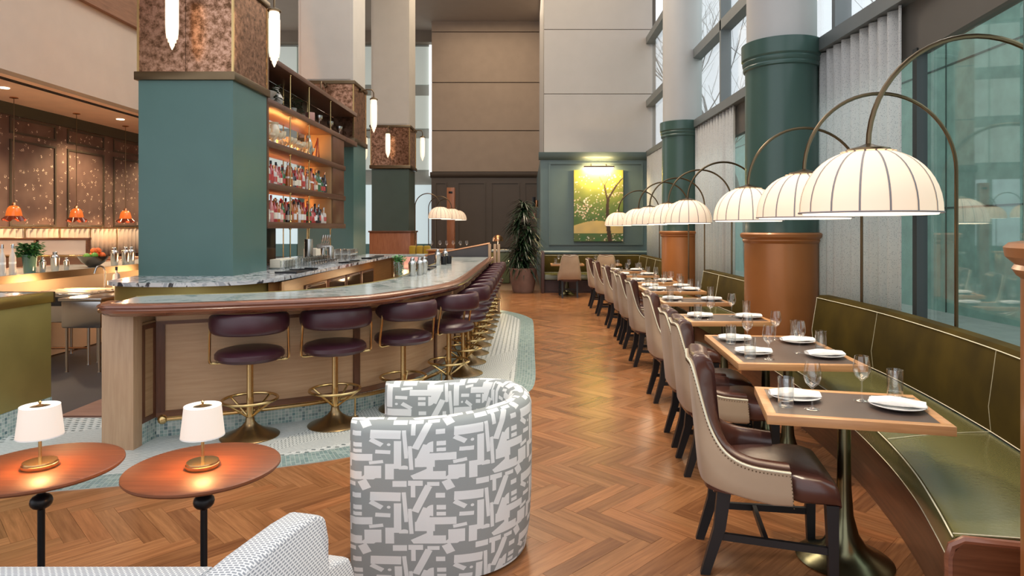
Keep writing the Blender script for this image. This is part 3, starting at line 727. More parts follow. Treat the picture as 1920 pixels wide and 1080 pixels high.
# ---------------------------------------------------------------- bar stools
def make_stool():
    t = thing('bar_stool', 'x', 'stool')       # faces +y, backrest on the -y side
    MB().lathe([(.215, 0), (.217, .006), (.21, .012), (.16, .03), (.105, .055), (.06, .085), (.036, .115), (.03, .15)], 32).build('base', brassd, t)
    MB().lathe([(.026, .15), (.026, .3), (.024, .31), (.024, .6)], 16).build('pole', brass, t)
    ring = MB(); ring.tube([(.2*math.cos(a), .2*math.sin(a), .285) for a in [2*math.pi*k/32 for k in range(32)]], .0115, 8, closed=True); ring.build('foot_ring', brass, t)
    for k in range(4):
        a = R(45+90*k); MB().tube([(.026*math.cos(a), .026*math.sin(a), .155), (.12*math.cos(a), .12*math.sin(a), .225), (.2*math.cos(a), .2*math.sin(a), .28)], .0085, 6).build('ring_strut', brass, t)
    MB().lathe([(0, .586), (.2, .587), (.236, .598), (.252, .62), (.25, .648), (.232, .668), (.19, .680), (.1, .685), (0, .686)], 36).build('seat', plum, t)
    MB().lathe([(.0, .575), (.1, .575), (.1, .588), (0, .588)], 20).build('seat_plate', brassd, t)
    for sx in (-1, 1):
        p = spline([(sx*.06, -.02, .588), (sx*.2, -.045, .588), (sx*.262, -.055, .590), (sx*.277, -.06, .61), (sx*.277, -.065, .68), (sx*.274, -.085, .80), (sx*.27, -.09, .86)], 4)
        MB().tube(p, .0105, 8).build('side_arm', brass, t)
    secs = []; n = 26
    for i in range(n+1):
        u = i/n*2-1; a = R(-90)+u*R(92); e = (1-abs(u)**5)**.5 if abs(u) < 1 else 0
        e = max(e, .28); hh = .082*e; th = .036*max(e, .4); r = .265
        hz = .888
        ring_ = []
        for k in range(14):
            b = 2*math.pi*k/14; cx = math.copysign(abs(math.cos(b))**.7, math.cos(b)); sz = math.copysign(abs(math.sin(b))**.7, math.sin(b))
            rr = r+th*cx; ring_.append((rr*math.cos(a), rr*math.sin(a), hz+hh*sz))
        secs.append(ring_)
    MB().loft(secs).build('backrest', plum, t, 60)
    return t
st = make_stool()
spots = [(-2.14, 5.01, -32), (-1.575, 5.31, -38), (-1.11, 5.79, -58), (-.784, 6.45, -75), (-.715, 7.18, -88)]+[(-.715, 7.78+.565*i, -90) for i in range(9)]
yaw = [22, 28, 48, 66, 84]+[90]*9
for i, (x, y, _) in enumerate(spots):
    lab = '%s plum leather bar stool from the near end of the bar' % ORD[i]
    g = 'plum leather stools along the bar'
    rz = R(yaw[i]+random.uniform(-3, 3))
    if i == 0: st.location = (x, y, .004); st.rotation_euler.z = rz; st['label'] = lab; st['group'] = g
    else: dup(st, (x, y, .004), rz, lab, g)

# ---------------------------------------------------------------- back bar island
isl = thing('back_bar_counter', 'marble topped island counter with brass and wood front under the bottle shelves', 'counter', (-3.7, 9, 0))
ring_ = spline([(-4.35, 7.0), (-4.28, 6.62), (-4.0, 6.42), (-3.6, 6.36), (-3.2, 6.42), (-2.9, 6.62), (-2.73, 7.0), (-2.7, 7.5), (-2.7, 13.2)], 6)
top = ring_+[(-4.5, 13.2), (-4.5, 8.3), (-4.42, 7.3)]
wpart(MB().prism(top, 1.03, 1.07), 'marble_top', marbd, isl)
body = offset(ring_, -.07)
wpart(MB().prism(body+[(-4.4, 13.1), (-4.4, 8.3), (-4.32, 7.3)], 0, 1.03), 'carcass', wood('amber_wood', (.20, .09, .025), (.30, .14, .045), .35, 'u'), isl)
wpart(MB().sweep(offset(ring_[:38], -.06), [(-.03, .3), (-.03, 1.03), (0, 1.03), (0, .3)]), 'brass_sheet', brassp, isl)
for y in (8.05, 8.95, 9.85, 10.75):
    f = wpart(bx((-2.78, y, .25), (-2.745, y+.84, .90), .004), 'cooler_door', walnut, isl)
    q = MB().box((-2.746, y+.05, .3), (-2.742, y+.79, .86)).build('dark_glass', mat('dark_cooler_glass', (.01, .01, .01), .08, spec=.8), f, 0)
    MB().tube([(-2.73, y+.1, .88), (-2.73, y+.7, .88)], .01, 6).build('handle', steel, f)
# shelf unit between the first two square columns
sh = thing('bottle_shelf_unit', 'walnut shelving with brass rods lit in orange between the square columns', 'shelf', (-3.6, 10, 1.6))
XF, XB, Y0, Y1 = -3.31, -3.78, 8.26, 12.58
for z in (3.27, 2.73, 2.19, 1.69): wpart(bx((XB, Y0, z-.085), (XF+.01, 11.78, z), .005), 'shelf_board', shelfw, sh)
wpart(bx((XB, Y0, 3.76), (XF+.01, Y1, 3.83), .005), 'top_board', shelfw, sh)
wpart(bx((XB, 11.78, 3.18), (XF+.01, Y1, 3.27), .005), 'shelf_board', shelfw, sh)
wpart(bx((XB, 11.02, 1.61), (XF-.01, 11.74, 3.19)), 'end_cabinet', wood('ribbed_walnut', (.10, .055, .025), (.2, .11, .05), .4, 'v', 1.5), sh)
for z0, z1 in ((1.69, 2.105), (2.19, 2.645), (2.73, 3.185)):
    wpart(bx((XF-.012, 11.05, z0+.01), (XF-.002, 11.7, z1-.01), .002), 'cabinet_door', walnutv, sh)
    wpart(bx((XB, 11.0, z0), (XF-.02, 11.02, z1)), 'end_panel', mat('warm_end_panel', (.38, .25, .12), .5), sh, 0)
wpart(bx((XF-.03, 8.245, 1.62), (XF+.005, 8.30, 3.83)), 'stile', shelfw, sh)
wpart(bx((XB-.03, 8.26, 3.27), (XB, Y1, 3.76)), 'dark_back', mat('bronze_mirror', (.035, .02, .014), .12, .6), sh, 0)
wpart(bx((XB-.03, 8.26, 1.07), (XB, 9.75, 1.61)), 'dark_back', MATS['bronze_mirror'], sh, 0)
for y in (9.14, 9.92, 11.0):
    for z0, z1 in ((1.07, 1.605), (1.69, 2.105), (2.19, 2.645), (2.73, 3.185), (3.27, 3.76)):
        if y == 11.0 and 1.6 < z0 < 3: continue
        wpart(MB().lathe([(.018, 0), (.018, .012), (.009, .02), (.009, z1-z0-.02), (.018, z1-z0-.012), (.018, z1-z0)], 10, (XF-.03, y, z0)), 'brass_rod', brass, sh)
        wpart(MB().lathe([(.009, 0), (.009, z1-z0)], 8, (XB+.05, y, z0)), 'brass_rod', brass, sh)
for z in (1.69, 2.19, 2.73):
    wpart(bx((XB+.02, Y0+.05, z), (XB+.05, 10.95, z+.015)), 'light_strip', led, sh, 0)
    area('shelf_strip_light', (XB+.06, 9.6, z+.03), .04, 26, (1, .40, .10), (180, 0, 0), 2.6)
    wpart(MB().lathe([(0, 0), (.02, 0), (.02, .01)], 10, (XF-.2, 8.75, z+.44)), 'puck_light', bulb, sh)
# bottles
lq = {'amber': mat('amber_bottle', (.42, .12, .02), .08, spec=.8, coat=.5, var=.1), 'red': mat('red_bottle', (.42, .03, .03), .08, spec=.8, coat=.5, var=.1),
      'clear': mat('pale_bottle', (.62, .56, .5), .08, spec=.8, coat=.5, var=.1), 'green': mat('green_bottle', (.03, .12, .03), .08, spec=.8, coat=.5, var=.1),
      'dark': mat('dark_bottle', (.025, .015, .02), .08, spec=.8, coat=.5, var=.1), 'pink': mat('pink_bottle', (.6, .22, .2), .08, spec=.8, coat=.5, var=.1)}
lab_m = [mat('cream_label', (.75, .68, .55), .6, var=.02), mat('white_label', (.8, .8, .78), .6, var=.02), mat('red_label', (.5, .06, .05), .6, var=.02)]
cap_m = [blackm, copperm, mat('red_cap', (.35, .02, .02), .4), steel]
SH = {'round': [(.0, 0), (.036, 0), (.038, .01), (.038, .17), (.033, .195), (.016, .225), (.0135, .25), (.0135, .285)],
      'square': [(.0, 0), (.042, 0), (.044, .01), (.044, .14), (.038, .165), (.014, .18), (.013, .235)],
      'tall': [(.0, 0), (.034, 0), (.036, .01), (.034, .2), (.022, .25), (.0135, .27), (.0135, .33)],
      'squat': [(.0, 0), (.05, 0), (.054, .02), (.05, .1), (.03, .14), (.014, .16), (.014, .205)]}
protos = {}
def bottle(shape, colr, loc, label, group, li, ci):
    key = (shape, colr, li, ci)
    if key not in protos:
        t = thing('bottle', label, 'bottle', loc, 0, group); pr = SH[shape]; n = 4 if shape == 'square' else 10
        MB().lathe(pr, 12 if n == 10 else 8).build('body', lq[colr], t); h = pr[-1][1]
        MB().lathe([(.0155, h-.02), (.0155, h+.022), (.013, h+.026), (0, h+.026)], 8).build('cap', cap_m[ci], t)
        MB().lathe([(pr[3][0]+.0008, pr[3][1]*.25), (pr[3][0]+.0008, pr[3][1]*.75)], 12, cap=False).build('paper_label', lab_m[li], t)
        protos[key] = t; return t
    return dup(protos[key], loc, random.uniform(0, 6), label, group)
names = {2.19: 'middle', 1.69: 'lowest'}
cn = {'amber': 'amber', 'red': 'deep red', 'clear': 'pale', 'green': 'green', 'dark': 'dark', 'pink': 'pink'}
sn = {'round': 'round shouldered', 'square': 'broad', 'tall': 'slim tall', 'squat': 'squat'}
rb = random.Random(11)
for z in (2.19, 1.69):
    for row, x in enumerate((XF-.09, XF-.21, XF-.32)):
        y = Y0+.12+row*.03
        while y < 10.9:
            c = rb.choices(['amber', 'red', 'clear', 'green', 'dark', 'pink'], [3, 3, 4, 1, 2, 3])[0]
            if y > 10.4: c = rb.choice(['green', 'clear', 'dark'])
            s_ = rb.choices(['round', 'square', 'tall', 'squat'], [4, 2, 3, 1])[0]
            if not any(abs(y-q) < .055 for q in (9.14, 9.92)) or row:
                g = '%s %s bottles on the %s lit bar shelf' % (sn[s_], cn[c], names[z])
                bottle(s_, c, (x+rb.uniform(-.01, .01), y, z), '%s %s liquor bottle on the %s lit bar shelf' % (sn[s_], cn[c], names[z]), g, rb.randrange(3), rb.randrange(4))
            y += rb.uniform(.1, .135) if row else rb.uniform(.095, .115)
# upper shelf: cut-glass pieces, trophy, silver penguin-like shaker and ornaments
orn = mat('cut_glass_ornament', (.72, .6, .42), .1, spec=.9, coat=.6, var=.1)
def coupe(loc, label, group, h=.14, r=.05, m=orn, proto={}):
    k = (h, r, m.name)
    if k in proto: return dup(proto[k], loc, 0, label, group)
    t = thing('coupe_glass', label, 'glass', loc, 0, group)
    MB().lathe([(r*.8, 0), (r*.8, .004), (.006, .012), (.005, h*.5)], 12).build('foot', m, t)
    MB().lathe([(.004, h*.5), (r*.6, h*.58), (r, h*.78), (r*1.02, h), (r*.95, h), (r*.9, h*.8), (.002, h*.6)], 12).build('bowl', m, t)
    proto[k] = t; return t
y = 8.36; i = 0
while y < 10.35:
    for x in (XF-.1, XF-.24):
        if abs(y-8.75) > .12 and not (abs(y-9.14) < .05 or abs(y-9.92) < .05):
            coupe((x, y, 2.73), 'cut glass coupe standing on the upper orange lit bar shelf', 'cut glass coupes on the upper lit shelf', rb.choice((.14, .18, .22)), rb.choice((.05, .06)))
    y += .135
t = thing('glass_trophy_vase', 'yellowish two handled glass vase on the upper bar shelf', 'vase', (XF-.12, 8.76, 2.73))
MB().lathe([(.05, 0), (.05, .012), (.015, .03), (.02, .06), (.07, .12), (.085, .2), (.06, .27), (.075, .3)], 16).build('vase_body', orn, t)
for sx in (-1, 1): MB().tube(spline([(0, sx*.07, .26), (0, sx*.13, .25), (0, sx*.12, .16), (0, sx*.075, .13)], 4), .008, 6).build('handle', orn, t)
t = thing('cocktail_shaker', 'tall silver cocktail shaker with wide cap on the upper bar shelf', 'shaker', (XF-.12, 10.16, 2.73))
MB().lathe([(.045, 0), (.06, .06), (.066, .16), (.05, .24), (.03, .29)], 16).build('shaker_body', steel, t)
MB().lathe([(.034, .285), (.036, .32), (.02, .345), (.012, .36), (0, .365)], 16).build('cap', steel, t)
t = thing('wooden_frame', 'dark red easel stand at the right end of the upper bar shelf', 'stand', (XF-.15, 10.7, 2.73))
MB().tube([(0, -.08, 0), (0, 0, .36), (0, .08, 0)], .012, 6).build('front_legs', mat('red_brown_lacquer', (.2, .04, .02), .3), t)
MB().tube([(0, 0, .34), (-.12, 0, 0)], .01, 6).build('rear_leg', MATS['red_brown_lacquer'], t)
# open top shelf: vases and pots
def vase(name, label, loc, prof, m, cat='vase', n=16): return tag(MB().lathe(prof, n).build(name, m, None, loc=loc), label, cat)
V1 = [(.0, 0), (.05, 0), (.09, .06), (.1, .12), (.06, .2), (.035, .24), (.05, .27)]
cer = mat('grey_ceramic', (.4, .38, .34), .35, var=.1)
vase('ceramic_bowl', 'wide grey ceramic bowl at the near end of the top open shelf', (XF-.16, 8.5, 3.27), [(.0, 0), (.06, 0), (.08, .02), (.17, .1), (.18, .12), (.165, .12), (.07, .03), (0, .025)], cer, 'bowl')
vase('ceramic_vase', 'grey ceramic vase beside the bowl on the top open shelf', (XF-.16, 8.95, 3.27), V1, cer)
vase('pink_box_vase', 'dusty pink vase in the middle of the top open shelf', (XF-.14, 10.3, 3.27), [(.0, 0), (.07, 0), (.075, .02), (.075, .16), (.07, .17)], mat('dusty_pink_ceramic', (.5, .25, .2), .4, var=.1), n=4)
for q, y in enumerate((10.75, 11.35, 11.9)):
    coupe((XF-.14, y, 3.27), ('clear goblet on the top open shelf, %s' % ('by the brass rod', 'second from the column', 'next to the second teal column')[q]), 'goblets on the top open shelf', .2, .055, steel)
def trailing(name, label, loc, n, spread, drop, seed, pot=True, L=.12, w=.03, up=.12):
    rnd = random.Random(seed); t = thing(name, label, 'plant', loc)
    if pot: MB().lathe([(0, 0), (.05, 0), (.065, .1), (.06, .1), (.05, .08), (0, .08)], 14).build('pot', cer, t)
    mb = MB()
    for k in range(n):
        a = rnd.uniform(0, 6.28); r = rnd.uniform(0, spread); z = .1+rnd.uniform(-drop, up); ln = L*rnd.uniform(.6, 1.2); b = a+rnd.uniform(-.7, .7); tz = rnd.uniform(-.6, .6)
        p = Vector((r*math.cos(a), r*math.sin(a), z)); d = Vector((math.cos(b), math.sin(b), tz))*ln; sd = Vector((-math.sin(b), math.cos(b), 0))*w*.5
        mb.add([p, p+d*.5+sd+Vector((0, 0, .01)), p+d, p+d*.5-sd+Vector((0, 0, .01))], [(0, 1, 2, 3)])
    mb.build('foliage', mat('fresh_leaf', (.03, .12, .03), .4, var=.4) if L < .1 else leaf, t, 0); return t
trailing('trailing_plant', 'dark trailing plant on the top open shelf by the nearest square column', (XF-.15, 8.72, 3.27), 60, .1, .05, 1)
trailing('trailing_plant', 'small bushy dark plant on the top open shelf between two brass rods', (XF-.15, 9.55, 3.27), 70, .12, .08, 2)

# ---------------------------------------------------------------- things on the island counter
def glassproto(name, label, cat, prof, m, group=None, n=16):
    return tag(MB().lathe(prof, n).build(name, m, None, 60), label, cat, group)
TUMB = [(0, 0), (.033, 0), (.036, .004), (.038, .14), (.0355, .14), (.034, .03), (.0, .026)]
ROCK = [(0, 0), (.034, 0), (.038, .004), (.042, .095), (.0395, .095), (.036, .02), (0, .017)]
WINE = [(0, 0), (.036, 0), (.036, .002), (.012, .006), (.0045, .016), (.004, .095), (.010, .103), (.030, .122), (.0405, .150), (.0405, .170), (.031, .222), (.0295, .222), (.039, .170), (.0385, .150), (.028, .125), (.004, .107), (0, .107)]
g1 = glassproto('highball_glass', 'x', 'glass', TUMB, gl_thick)
g2 = glassproto('rocks_glass', 'x', 'glass', ROCK, gl_thick)
def put(proto, loc, label, group=None, rz=0, scale=1, used=set()):
    o = proto if proto.name not in used else proto.copy()
    if proto.name in used: C.objects.link(o)
    used.add(proto.name)
    o.location = loc; o.rotation_euler.z = rz; o['label'] = label; o.scale = (scale,)*3
    if group: o['group'] = group
    return o
random.seed(5)
for r_, x in enumerate((-2.86, -2.97, -3.08)):
    for q in range(13 if r_ else 11):
        y = 8.55+q*.105+r_*.02
        put(g1 if r_ else g2, (x, y, 1.07), ('clear highball glass in the %s row before the beer taps' % ('', 'middle', 'rear')[r_] if r_ else 'short clear tumbler in the front row before the taps'), ('highball glasses on the island counter' if r_ else 'short tumblers on the island counter'))
g3 = [g1]
for r_, x in enumerate((-2.95, -3.07, -3.19)):
    for q in range(5):
        for lv in (0, 1):
            put(g2, (x, 10.75+q*.1, 1.07+lv*.097), 'stacked tumbler right of the taps, %s row, %s level' % (('front', 'middle', 'rear')[r_], ('lower', 'upper')[lv]), 'stacked tumblers right of the beer taps')
for q in range(4):
    put(g1, (-3.0-.0*q, 7.98+q*.1, 1.07), 'clear highball glass beside the nearest square column on the island', 'highball glasses beside the nearest square column')
def tray(x0, y0, x1, y1, label):
    o = MB().box((x0, y0, 0), (x1, y1, .012), .004).box((x0, y0, .012), (x1, y0+.012, .022)).box((x0, y1-.012, .012), (x1, y1, .022)).build('bar_mat', blackm, None, loc=(0, 0, 1.071))
    return tag(o, label, 'mat')
tray(-3.0, 7.7, -2.74, 8.2, 'black rubber bar mat nearest the first square column')
tray(-2.92, 8.3, -2.74, 8.5, 'small black bar mat in front of the glass cluster')
tray(-2.9, 9.95, -2.74, 10.6, 'black bar mat beneath the beer taps')
tray(-2.92, 11.4, -2.74, 12.4, 'long black bar mat near the second square column')
t = thing('beer_tap_tower', 'chrome beer tap tower with four handles on the island counter', 'tap', (-3.12, 9.9, 1.07))
MB().lathe([(.05, 0), (.05, .01), (.035, .02), (.035, .26), (.03, .27)], 16).build('column', steel, t)
MB().tube([(0, -.22, .27), (0, .22, .27)], .035, 12).build('crossbar', steel, t)
for q in range(4):
    y = -.165+q*.11
    h = MB().lathe([(.008, 0), (.008, .04), (.014, .06), (.017, .12), (.008, .14), (0, .142)], 10).build('tap_handle', steel, t, loc=(.03, y, .3)); h.rotation_euler = (0, R(12), 0)
    MB().tube([(.03, y, .27), (.09, y, .26), (.1, y, .2)], .009, 8).build('spout', steel, t)
def cyl(name, label, cat, loc, r, h, m, grp=None):
    o = MB().lathe([(0, 0), (r*.92, 0), (r*.95, .005), (r, h*.97), (r*.96, h), (r*.9, h*.97), (r*.85, .02), (0, .015)], 18).build(name, m, None, loc=loc); return tag(o, label, cat, grp)
cyl('steel_canister', 'tall brushed steel canister left of the beer taps', 'canister', (-3.2, 9.5, 1.07), .06, .38, steel)
cyl('steel_canister', 'shorter steel canister right in front of the beer taps', 'canister', (-2.95, 9.72, 1.07), .05, .26, steel)
for q, (y, c) in enumerate(((7.75, 'amber'), (7.86, 'clear'))): pass
for q, y in enumerate((8.32, 8.42)):
    bottle('round', 'amber' if q else 'dark', (-3.5, y, 1.07), '%s bottle standing behind the glasses on the island counter' % ('amber' if q else 'dark'), None, 1, 0)
t = thing('napkin_caddy', 'white napkin stack in a caddy on the island counter', 'caddy', (-3.3, 8.75, 1.07))
bx((-.08, -.28, 0), (.08, .28, .02)).build('tray', steel, t); bx((-.07, -.26, .02), (.07, .26, .13), .004).build('napkins', lab_m[0], t)
t = thing('napkin_caddy', 'white card box between the taps and the stacked tumblers', 'caddy', (-3.4, 10.35, 1.07))
bx((-.1, -.22, 0), (.1, .22, .22), .006).build('card_box', lab_m[0], t)

# ---------------------------------------------------------------- things on the main bar
def shaker(loc, label, group=None, s=1, proto=[]):
    if proto: o = dup(proto[0], loc, 0, label, group); o.scale = (s,)*3; return o
    t = thing('bar_shaker', label, 'shaker', loc, 0, group)
    MB().lathe([(0, 0), (.032, 0), (.034, .004), (.043, .13), (.044, .135)], 18).build('shaker_body', steel, t)
    MB().lathe([(.044, .133), (.044, .14), (.03, .165), (.022, .17), (.022, .195), (.018, .2), (0, .2)], 18).build('shaker_lid', steel, t)
    proto.append(t); return t
for q, (x, y) in enumerate(((-1.3, 7.3), (-1.24, 7.45), (-1.33, 7.5), (-1.22, 7.65))):
    shaker((x, y, 1.071), 'silver shaker %s in the group on the bar beside the mint' % ('nearest', 'second nearest', 'at the inner edge', 'farthest')[q], 'silver shakers beside the mint on the bar')
t = thing('mint_glass', 'clear glass pitcher holding a bunch of green mint on the bar', 'glass', (-1.42, 7.15, 1.071))
MB().lathe([(0, 0), (.05, 0), (.053, .005), (.058, .17), (.055, .17), (.05, .02), (0, .015)], 20).build('pitcher', gl_thick, t)
fm = mat('fresh_leaf', (.03, .12, .03), .4, var=.4); rnd = random.Random(4); mb = MB()
for k in range(520):
    a = rnd.uniform(0, 6.28); z = rnd.uniform(.02, .23); r = (.04 if z < .17 else .07)*rnd.random()**.5; p = Vector((r*math.cos(a), r*math.sin(a), z)); b = rnd.uniform(0, 6.28)
    dd = Vector((math.cos(b), math.sin(b), rnd.uniform(-.4, .7)))*.03; sd = Vector((-math.sin(b), math.cos(b), .2))*.012
    mb.add([p, p+dd*.5+sd, p+dd, p+dd*.5-sd], [(0, 1, 2, 3)])
mb.build('mint', mat('mint_leaf', (.05, .26, .06), .5, var=.3), t, 0)
for q, (x, y) in enumerate(((-1.32, 9.5), (-1.25, 9.65), (-1.36, 9.8), (-1.2, 9.85), (-1.28, 10.05))):
    if q % 2: cyl('dark_jar', 'small dark jar %s in the farther group on the bar' % ('', 'nearer', '', 'rearmost')[q], 'jar', (x, y, 1.071), .045, .12, blackm)
    else: shaker((x, y, 1.071), 'silver shaker %s in the farther group on the bar' % ('nearest', '', 'middle', '', 'last')[q], 'silver shakers in the farther bar group', 1.1)
tray(-1.45, 8.3, -1.25, 8.9, 'black rail mat on the inner edge of the bar')
# inner work station seen over the bar
t = thing('under_bar_station', 'stainless under bar station with warm lit shelf inside the bar', 'workstation', (-1.7, 9, 0))
wpart(bx((-1.95, 8.0, .1), (-1.5, 12.4, .84), .01), 'cabinet', mat('warm_inner_wood', (.3, .15, .06), .4), t)
wpart(bx((-1.97, 8.0, .84), (-1.46, 12.4, .87), .004), 'steel_top', steel, t)
for y in (8.2, 9.1, 10.0): wpart(bx((-1.99, y, .2), (-1.95, y+.75, .75), .004), 'door', walnutv, t)
t = thing('till_display', 'small grey till and card stand at the inner bar station', 'till', (-1.95, 7.9, 0))
t = bpy.data.objects['till_display']; t.location = (-2.1, 11.6, 0)
bx((-.12, -.12, .0), (.12, .12, .88)).build('stand', steel, t); bx((-.14, -.02, .88), (.14, .01, 1.1), .006).build('screen', mat('pink_lit_screen', (.6, .3, .25), .3, emit=.25), t)
# cross counter at the far end
t = thing('rear_cross_counter', 'marble edged rear counter crossing behind the bar interior', 'counter', (-2.2, 13.4, 0))
wpart(bx((-3.4, 13.25, 1.0), (-1.2, 13.75, 1.07), .01), 'worktop', marb, t)
wpart(bx((-3.35, 13.3, 0), (-1.25, 13.7, 1.0)), 'cabinet', wood('amber_wood', (.3, .13, .03), (.45, .22, .06), .35), t)

# ---------------------------------------------------------------- left arm of the bar (behind and at the left edge)
lb = thing('left_bar_counter', 'left arm of the bar with brass clad end, marble top and warm lit inner side', 'counter', (-5.5, 6, 0))
lo = spline([(-4.0, 4.75), (-4.1, 4.6), (-4.4, 4.55), (-5.6, 4.7), (-6.6, 5.3), (-6.95, 6.4), (-7.0, 7.5), (-7.0, 13)], 6)
li_ = spline([(-3.99, 5.46), (-4.6, 5.5), (-5.3, 5.7), (-5.8, 6.3), (-5.9, 7.2), (-5.9, 13)], 6)
wpart(MB().prism(offset(lo, .08)+li_[::-1], 1.03, 1.066), 'marble_top', marb, lb)
wpart(MB().sweep(lo[::-1], rim), 'wooden_rim', mahog, lb)
wpart(MB().sweep(li_, [(-.0, .98), (-.0, 1.07), (.03, 1.07), (.03, .98)]), 'brass_edge', bronze, lb)
lo2 = offset(lo, .14)[3:]; li2 = offset(li_, -.12)
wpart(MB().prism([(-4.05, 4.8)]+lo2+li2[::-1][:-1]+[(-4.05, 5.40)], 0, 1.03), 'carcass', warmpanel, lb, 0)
wpart(bx((-4.05, 4.72, .19), (-4.0, 5.46, 1.0), .004), 'brass_end_panel', brassp, lb)
wpart(bx((-4.06, 4.70, .985), (-3.985, 5.47, 1.075), .008), 'brass_end_band', mat('golden_brass_sheet', (.5, .36, .12), .28, .9, var=.1), lb)
wpart(bx((-4.05, 4.72, 0), (-3.995, 5.46, .19)), 'tiled_kickboard', tileb, lb, 0)
point('under_bar_lamp', (-5.55, 8.0, .95), 16, (1, .62, .32), .1); point('under_bar_lamp', (-5.5, 10, .95), 14, (1, .62, .32), .1)
point('inner_bar_lamp', (-2.3, 8.6, .8), 5, (1, .62, .32), .1); point('inner_bar_lamp', (-2.3, 11.2, .8), 6, (1, .62, .32), .1)
t = thing('bar_sink', 'stainless bar sink with drainer and faucet on tubular legs', 'sink', (-5.5, 8, 0))
bx((-.38, -.4, .50), (.38, .35, .80), .02).build('basin', steel, t)
bx((-.4, -.42, .80), (.4, .4, .84), .006).build('drainer_rim', steel, t)
bx((-.38, -.425, .70), (.38, -.41, .80)).build('dark_slot', darkvoid, t, 0)
for k in range(5): bx((-.34, -.33+k*.13, .84), (.34, -.29+k*.13, .855)).build('drainer_bar', warmpanel, t, 0)
for sx in (-.34, .34):
    for sy in (-.36, .32): MB().lathe([(.022, 0), (.016, .02), (.016, .5)], 10, (sx, sy, .006)).build('leg', steel, t)
MB().tube([(-.34, -.36, .2), (.34, -.36, .2)], .012, 8).build('cross_rail', copperm, t)
MB().tube(spline([(.1, .3, .84), (.1, .3, 1.05), (.1, .25, 1.12), (.1, .15, 1.12), (.1, .1, 1.04)], 5), .012, 8).build('faucet', steel, t)
t = thing('prep_sink', 'second smaller stainless station beside the bar opening', 'sink', (-4.95, 7.5, 0))
bx((-.22, -.3, .5), (.22, .3, .8), .015).build('basin', steel, t); bx((-.24, -.32, .8), (.24, .32, .83), .005).build('worktop', steel, t)
for sx in (-.18, .18):
    for sy in (-.26, .26): MB().lathe([(.02, 0), (.015, .02), (.015, .5)], 8, (sx, sy, .006)).build('leg', steel, t)
t = thing('wire_stand', 'low dark wire stand on casters under the sink', 'stand', (-5.0, 8.35, .005))
for k in range(3): MB().tube([(-.12+k*.1, -.15, .05), (-.05+k*.1, .1, .26), (.1+k*.05, .15, .05)], .006, 6).build('wire_leg', bronze, t)
for k in range(3): MB().lathe([(0, 0), (.02, .004), (.025, .025), (.02, .046), (0, .05)], 10, (-.12+k*.1, -.15, 0)).build('caster', blackm, t)
bottle('square', 'clear', (-5.25, 8.3, .856), 'tall clear bottle with dark cap standing on the bar sink', None, 1, 0)
# things standing on the left arm
t = trailing('potted_herb', 'green herb bunch in a glass vase on the left bar arm', (-6.05, 7.9, 1.066), 420, .12, .02, 9, False, .06, .04, .13)
for ch in t.children: ch.location.z = .12
MB().lathe([(0, 0), (.06, 0), (.08, .22), (.076, .22), (.056, .02), (0, .015)], 18).build('glass_vase', mat('green_tinted_glass', (.08, .16, .12), .1, spec=.8), t)
sy = [(8.08, .9), (8.35, 1.2), (8.5, .8), (9.55, 1.3), (9.75, 1.3), (9.95, 1.3), (10.15, 1.0), (10.3, 1.0), (10.45, 1.0)]
for q, (y, s) in enumerate(sy):
    shaker((-6.03-.04*(q % 2), y, 1.066), '%s silver shaker from the left on the left bar arm' % ORD[q], 'silver shakers on the left bar arm', s)
for q, y in enumerate((7.2, 7.45, 7.6)):
    bottle('squat' if q == 0 else 'tall', 'clear', (-6.02, y, 1.066), ('small pump bottle at the left edge of the left bar arm', 'first slim pale bottle left of the herb vase', 'second slim pale bottle left of the herb vase')[q], None, 1, 3)
t = thing('fruit_bowl', 'dark metal bowl on the left bar arm', 'bowl', (-6.08, 9.1, 1.066))
MB().lathe([(0, 0), (.06, 0), (.07, .015), (.14, .07), (.19, .15), (.18, .15), (.13, .08), (0, .03)], 24).build('bowl', mat('dark_metal_bowl', (.16, .14, .12), .2, .9), t)
fo_ = {'orange': mat('orange_skin', (.8, .16, .03), .45, var=.08), 'lime': mat('lime_skin', (.12, .32, .04), .4, var=.08)}
sph = [(0, -.045), (.022, -.039), (.038, -.022), (.045, 0), (.038, .022), (.022, .039), (0, .045)]
for q, (dx, dy, dz, k) in enumerate([(-.0, -.13, .15, 'lime'), (.06, -.06, .16, 'lime'), (-.07, -.05, .15, 'lime'), (.02, .02, .17, 'orange'), (.08, .09, .16, 'orange'), (-.06, .07, .16, 'orange'), (-.01, .12, .165, 'orange'), (.01, .0, .225, 'orange'), (.02, .08, .225, 'orange')]):
    o = MB().lathe(sph, 14).build(k, fo_[k], None, 80, loc=(-6.08+dx*.9, 9.1+dy*.9, 1.066+dz)); tag(o, 'shiny %s lying in the bowl on the left bar arm' % k, k, '%ss in the fruit bowl' % k)
    MB().lathe([(.004, .043), (.005, .049), (0, .05)], 6).build('stem_end', bark, o)
